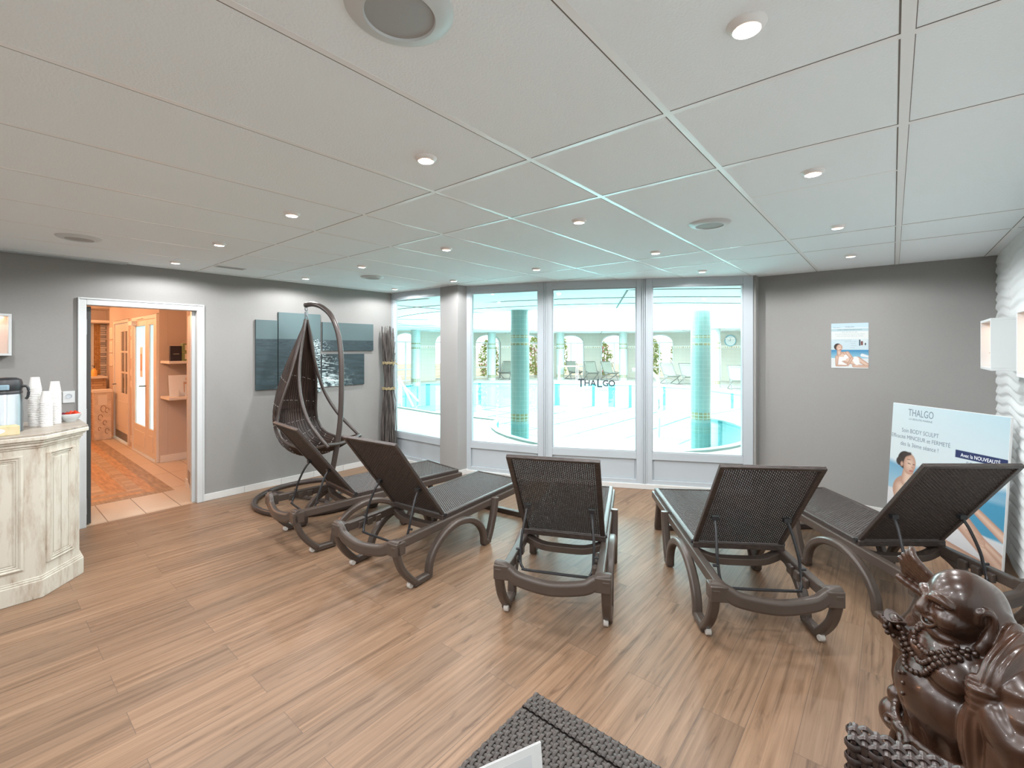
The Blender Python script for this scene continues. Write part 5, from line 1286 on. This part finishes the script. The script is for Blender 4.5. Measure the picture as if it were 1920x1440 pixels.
# --- carved leaf fan carried behind the right shoulder
for k in range(7):
    o_ = (k - 3) * .010
    cv.chain([(-.075, -.10 + o_ * .4, .745 - abs(o_) * .2), (-.03, -.155 + o_ * .7, .802 + o_ * .5), (.022, -.205 + o_ * .8, .853 + o_ * 1.2), (.045 - abs(o_) * .8, -.225 + o_ * .7, .873 + o_ * 1.5)], [.014, .0125, .0115, .009], .003)
cv.chain([(-.06, -.13, .76), (.0, -.185, .775), (.05, -.225, .805)], [.018, .015, .011], .005)
# --- head
cv.ell((-.006, 0, .838), (.083, .076, .092), .02)
cv.ell((-.020, 0, .852), (.076, .079, .078), .03)
cv.ell((.022, 0, .790), (.060, .066, .048), .025)        # jaw
for s_ in (-1, 1): cv.ell((.044, .038 * s_, .800), (.036, .034, .032), .014)   # cheeks
cv.ell((.066, 0, .752), (.020, .028, .015), .012)        # chin
cv.ell((.040, 0, .742), (.040, .052, .016), .014)        # double chin
for s_ in (-1, 1):
    cv.chain([(.078, .012 * s_, .852), (.072, .034 * s_, .862), (.054, .058 * s_, .850)], [.009, .010, .007], .010)      # brow
    cv.chain([(.079, .016 * s_, .838), (.074, .032 * s_, .842), (.062, .048 * s_, .836)], [.0055, .0060, .004], .004, cut=True)   # eye hollow
    cv.ell((.067, .032 * s_, .8365), (.012, .018, .0062), .003)
    cv.chain([(.0795, .018 * s_, .8345), (.0765, .032 * s_, .8375), (.064, .047 * s_, .8325)], [.0014, .0018, .0012], .001, cut=True)   # lid line
    cv.ell((.086, .013 * s_, .806), (.012, .012, .010), .006)     # nostril wings
    cv.chain([(.090, .020 * s_, .806), (.083, .036 * s_, .792), (.070, .046 * s_, .774)], [.0030, .0036, .002], .004, cut=True)    # smile crease
cv.chain([(.080, 0, .850), (.090, 0, .826), (.097, 0, .810)], [.008, .011, .014], .008)    # nose
for s_ in (-1, 1): cv.ell((.098, .008 * s_, .798), (.004, .004, .0035), .002, cut=True)
cv.ell((.086, 0, .779), (.022, .036, .0150), .005, cut=True)   # open laughing mouth
cv.ell((.072, 0, .7865), (.014, .026, .0055), .002)            # upper teeth
cv.ell((.070, 0, .773), (.013, .020, .0045), .003)             # tongue
cv.chain([(.074, -.036, .788), (.088, -.018, .7915), (.093, 0, .7905), (.088, .018, .7915), (.074, .036, .788)], [.003, .0042, .0048, .0042, .003], .003)
cv.chain([(.074, -.036, .786), (.083, -.022, .768), (.087, 0, .7615), (.083, .022, .768), (.074, .036, .786)], [.003, .0046, .0054, .0046, .003], .003)
cv.chain([(-.070, 0, .87), (-.085, 0, .80), (-.08, 0, .76)], [.03, .03, .035], .03)
for s_ in (-1, 1):                                       # long ears
    cv.chain([(-.004, .078 * s_, .820), (-.002, .084 * s_, .850), (-.018, .088 * s_, .862), (-.032, .086 * s_, .845), (-.030, .084 * s_, .810), (-.018, .084 * s_, .775), (-.008, .082 * s_, .748)], [.0085, .009, .009, .009, .010, .014, .015], .005)
    cv.ell((-.010, .083 * s_, .745), (.018, .013, .024), .010); cv.ell((-.016, .090 * s_, .835), (.010, .006, .020), .003, cut=True)
body = net_object('carved_body', cv, M['carved'], stat)
# ingot resting in the raised palm
ing = MB(); vs = []
n1, n2 = 28, 10
for i in range(n2 + 1):
    v = i / n2
    for j in range(n1):
        a = 2 * PI * j / n1; r = (.014 + .026 * v ** .8); up_ = .022 * v + .014 * abs(math.cos(a)) ** 3 * v ** 2
        vs.append((.112 + r * .72 * math.sin(a), -.112 + r * 1.05 * math.cos(a), .686 + up_))
fs = [(i * n1 + j, i * n1 + (j + 1) % n1, (i + 1) * n1 + (j + 1) % n1, (i + 1) * n1 + j) for i in range(n2) for j in range(n1)] + [tuple(range(n1))[::-1], tuple(range(n2 * n1, (n2 + 1) * n1))]
ing.add(vs, fs); ing.sphere((.112, -.112, .706), (.019, .028, .018), 12)
ing.build('ingot', M['carved'], stat, smooth=True)
# beads laid on the chest
b = MB()
def front(l, z, lo=.0):
    f = .22
    while f > lo and cv.val((f, l, z)) > .004: f -= .002
    return f
for wd_, dz in ((.092, .122), (.078, .090), (.064, .058)):
    prev = None
    for k in range(900):
        a = PI * k / 900; l = wd_ * math.cos(a); z = .740 - dz * math.sin(a) ** .9; p = Vector((front(l, z) + .003, l, z))
        if prev is None or (p - prev).length > .0162:
            b.sphere(p, .0082, 7); prev = p
b.build('bead_necklace', M['carved'], stat, smooth=True)
b = MB()
for l, z in ((.0, .60), (.012, .575), (.018, .545), (-.016, .59)): b.sphere((front(l, z) + .001, l, z), .006, 6)
b.build('carved_stud', M['carved'], stat, smooth=True)
